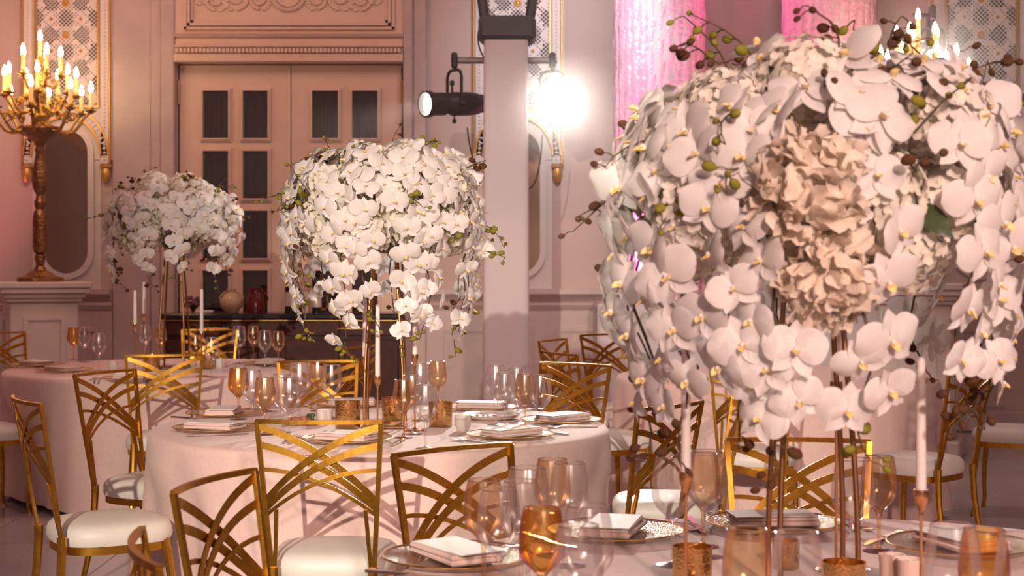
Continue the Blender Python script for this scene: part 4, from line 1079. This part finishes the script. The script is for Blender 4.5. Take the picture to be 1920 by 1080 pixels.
def arrangement(loc, label, seed, zc, sprays, heads, nfill, nheads, bud_mats, sprigs=(), a=.33, b=.25, osz=.105, avoid=()):
    rnd = random.Random(seed); e = empty('flower_centerpiece', loc, 0, label=label, cat='flower arrangement', group='tall white orchid arrangements on gold stands')
    z0 = zc-TOP
    ob('stand_base', MB().bb(-.085, .085, -.085, .085, 0, .014, 0, .004).mesh('stand_base', 'stand_gold'), e)
    for sx, sy in ((-1, -1), (1, -1), (1, 1), (-1, 1)):
        pts = [Vector((sx*lerp(.075, .042, smooth(t))+sx*.006*sin(pi*t), sy*lerp(.075, .042, t), lerp(.012, z0-.1, t))) for t in [i/8 for i in range(9)]]
        ob('stand_rod', MB().tube(pts, .0058, 8).mesh('stand_rod', 'stand_gold'), e)
    ob('stand_bowl', MB().lathe([(0, z0-.16), (.05, z0-.15), (.10, z0-.11), (.12, z0-.06), (0, z0-.06)], 18).mesh('stand_bowl', 'leaf_green'), e)
    C = Vector((0, 0, z0)); placed_ = []
    def ell(az, ps, k=0.0): return C+Vector(((a+k)*sin(ps)*cos(az), (a+k)*sin(ps)*sin(az), (b+k)*cos(ps)))
    def nrm(p): d = p-C; return Vector((d.x/a**2, d.y/a**2, d.z/b**2)).normalized()
    cnt = [0]
    def put_orchid(p, n, up=Vector((0, 0, 1)), sc=1.0):
        for q, r in avoid:
            if (p-C-Vector(q)).length < r: return
        if cnt[0] >= 295: return
        cnt[0] += 1
        o = ob('orchid', rnd.choice(ORCH), e); n = n.normalized()+Vector((rnd.uniform(-.3, .3), rnd.uniform(-.3, .3), rnd.uniform(-.3, .2))); fr = frame(n, up) @ Matrix.Rotation(rnd.uniform(-.6, .6), 3, 'Z')
        s_ = osz*sc*rnd.uniform(.88, 1.14); o.matrix_basis = Matrix.Translation(p) @ fr.to_4x4() @ Matrix.Scale(s_, 4)
    def put_head(p, n, r, kind):
        o = ob('flower_head', rnd.choice(kind), e)
        o.matrix_basis = Matrix.Translation(p) @ (frame(n, Vector((0, 0, 1))) @ Matrix.Rotation(rnd.uniform(0, 6), 3, 'Z')).to_4x4() @ Matrix.Scale(r, 4)
    for (dx, dy, dz, r, kd) in heads:
        p = C+Vector((dx, dy, dz)); put_head(p, nrm(p), r, RUF if kd else HYD); placed_.append((p, r))
    for k in range(nheads):
        z = 1-1.55*(k+.5)/nheads; az = k*2.39996+rnd.uniform(-.2, .2); ps = math.acos(z); p = ell(az, ps, -.045)
        if any((p-q).length < r*.8+.05 for q, r in placed_): continue
        put_head(p, nrm(p), rnd.uniform(.085, .105), HYD)
    for az, p0, p1, hang, dens in sprays:
        az = R(az); pts = []; n1 = 9
        for i in range(n1+1):
            ps = R(lerp(p0, p1, i/n1)); pts.append(ell(az+.10*sin(i*.7), ps, .045))
        end = pts[-1]; dirr = Vector((cos(az), sin(az), 0)); n2 = max(2, int(hang/.05))
        for i in range(1, n2+1):
            t = i/n2; pts.append(end+Vector((0, 0, -hang*t))+dirr*(.02*sin(pi*t)-.05*t*hang/.4)+Vector((.012*sin(i*1.3), .012*cos(i*1.7), 0)))
        ob('flower_stem', MB().tube([p-(p-C).normalized()*.018 for p in pts], [.0034]*(len(pts)-4)+[.003, .0026, .0022, .002], 5).mesh('spray', 'stem_brown'), e)
        # orchids along the spray
        acc = 0; sd = 1; step = .056/dens; lst = pts[0]; total = 0
        for i in range(1, len(pts)):
            seg = pts[i]-pts[i-1]; L = seg.length; acc += L
            while acc >= step:
                acc -= step; p = pts[i]-seg.normalized()*acc
                out = nrm(p) if i <= n1 else (dirr+Vector((0, 0, -.12)))
                tan = Vector((-sin(az), cos(az), 0)); sd = -sd
                nn = out+tan*sd*rnd.uniform(.05, .6)+Vector((rnd.uniform(-.2, .2), rnd.uniform(-.2, .2), rnd.uniform(-.25, .25)))
                put_orchid(p+tan*sd*.030+out*.016+Vector((0, 0, rnd.uniform(-.01, .01))), nn, sc=(1 if i <= n1 else lerp(1, .82, (i-n1)/n2)))
        bud_sprig(pts[-1], pts[-1]-pts[-2]+Vector((rnd.uniform(-.02, .02), 0, 0)), rnd.uniform(.05, .11), rnd.randint(3, 5), rnd, rnd.choice(bud_mats), e, .4)
    for k in range(nfill):
        z = 1-1.35*(k+.5)/nfill; az = k*2.39996*1.0+rnd.uniform(-.3, .3)+1; p = ell(az, math.acos(z), rnd.uniform(0, .05))
        put_orchid(p, nrm(p)+Vector((rnd.uniform(-.5, .5), rnd.uniform(-.5, .5), rnd.uniform(-.3, .3))), Vector((rnd.uniform(-.5, .5), rnd.uniform(-.5, .5), 1)))
    for k in range(32 if osz > .11 else 18):
        az = rnd.uniform(0, 2*pi); p = ell(az, R(rnd.uniform(25, 105)), .04); d = nrm(p)+Vector((rnd.uniform(-.7, .7), rnd.uniform(-.7, .7), rnd.uniform(-.6, .4)))
        bud_sprig(p, d, rnd.uniform(.08, .17), rnd.randint(3, 6), rnd, rnd.choice(bud_mats), e, .7)
    for (sx, sy, sz, dx, dy, dz, L) in sprigs: bud_sprig(C+Vector((sx, sy, sz)), (dx, dy, dz), L, 5, rnd, rnd.choice(bud_mats), e, .2, .012)
    for k in range(12):
        az = rnd.uniform(0, 2*pi); p = ell(az, R(rnd.uniform(30, 120)), -.02); n = nrm(p)
        o = ob('leaf', LEAF, e); o.matrix_basis = Matrix.Translation(p) @ frame(Vector((rnd.uniform(-1, 1), rnd.uniform(-1, 1), .6)), n).to_4x4() @ Matrix.Scale(rnd.uniform(.06, .10), 4)
    return e

def ring_sprays(rnd, n, base_hang, special, p0=(28, 62)):
    """even ring of sprays with a few long cascades: special = {azimuth: hang}"""
    out = []
    for k in range(n):
        az = 360*k/n+rnd.uniform(-6, 6)
        if any(abs((az-s_+180) % 360-180) < 14 for s_ in special): continue
        out.append((az, rnd.uniform(*p0), rnd.uniform(88, 104), base_hang*rnd.uniform(.4, 1.3), rnd.uniform(.85, 1.1)))
    for s_, h in special.items(): out.append((s_, rnd.uniform(*p0), 96, h, 1.1))
    return out
# middle table
rA = random.Random(71)
arrangement((-.50, 6.20, TOP), 'tall white orchid and hydrangea ball on the middle table', 5, 1.60,
            ring_sprays(rA, 15, .13, {200: .40, 188: .30, 248: .46, 262: .34, 290: .44, 303: .40, 335: .46, 348: .34, 90: .3, 30: .3, 140: .3}),
            [(.07, -.25, .02, .105, 0), (-.05, -.27, -.07, .10, 0), (.24, -.16, .09, .10, 0), (.10, -.10, .18, .10, 0), (-.10, -.08, .185, .09, 0)], 26, 34, ['bud_green', 'bud_green', 'bud_plum'],
            sprigs=[(.32, -.1, .17, .9, -.2, .35, .10), (-.2, -.1, .22, -.9, 0, .3, .09), (.36, -.12, -.14, .8, -.2, -.1, .12)])
# left rear table
rC = random.Random(72)
arrangement((-2.04, 9.50, TOP), 'white orchid ball on the left rear table before the door', 6, 1.635,
            ring_sprays(rC, 15, .12, {205: .30, 186: .22, 255: .28, 285: .24, 325: .28, 345: .22, 90: .2}),
            [(.02, -.26, .06, .10, 0), (-.1, -.1, .21, .10, 0), (.2, -.2, -.03, .09, 0)], 26, 34, ['bud_plum', 'bud_green'],
            sprigs=[(-.36, -.1, .05, -.9, 0, -.2, .14), (-.34, -.1, -.18, -.2, -.1, -1, .14)], a=.335, b=.25)
# front table
rB = random.Random(73)
arrangement((.595, 3.12, TOP), 'large tall white orchid arrangement on the front table at right', 7, 1.555,
            ring_sprays(rB, 13, .12, {192: .42, 174: .34, 215: .40, 236: .36, 250: .42, 275: .40, 310: .30, 325: .36, 342: .34, 358: .30, 90: .3, 40: .3, 135: .3}),
            [(-.075, -.355, -.01, .105, 1), (-.035, -.335, -.165, .092, 1), (-.20, -.17, .12, .095, 0), (.2, -.2, .12, .095, 0), (-.05, -.2, .19, .09, 0), (.22, -.22, -.02, .09, 0), (-.25, -.2, -.05, .09, 0)],
            40, 32, ['bud_plum', 'bud_plum', 'bud_green'],
            sprigs=[(-.12, -.1, .23, -.6, -.2, .75, .17), (-.30, -.12, .10, -.9, -.2, -.2, .14), (.26, -.15, .16, .9, -.2, .35, .14), (.08, -.2, .2, .4, -.6, .5, .10), (-.02, -.25, .17, -.5, -.7, .1, .09)],
            a=.335, b=.245, osz=.122, avoid=[((-.075, -.40, -.01), .105), ((-.035, -.38, -.165), .09)])

# ------------------------------------------------------------------ thin stage haze around the lighting tower
hz = bpy.data.materials.new('stage_haze'); hz.use_nodes = True; nt = hz.node_tree; nt.nodes.clear()
o_ = nt.nodes.new('ShaderNodeOutputMaterial'); vsx = nt.nodes.new('ShaderNodeVolumeScatter')
vsx.inputs['Density'].default_value = 0.024; vsx.inputs['Anisotropy'].default_value = 0.55; vsx.inputs['Color'].default_value = (1, .96, .93, 1)
nt.links.new(vsx.outputs[0], o_.inputs['Volume'])
MT['stage_haze'] = hz
tag(ob('stage_haze', MB().bb(-3.4, 3.4, 9.6, 12.9, 1.7, 5.5).mesh('haze', 'stage_haze', False)), 'thin stage haze lit by the spotlights around the tower', 'haze', None, 'stuff')
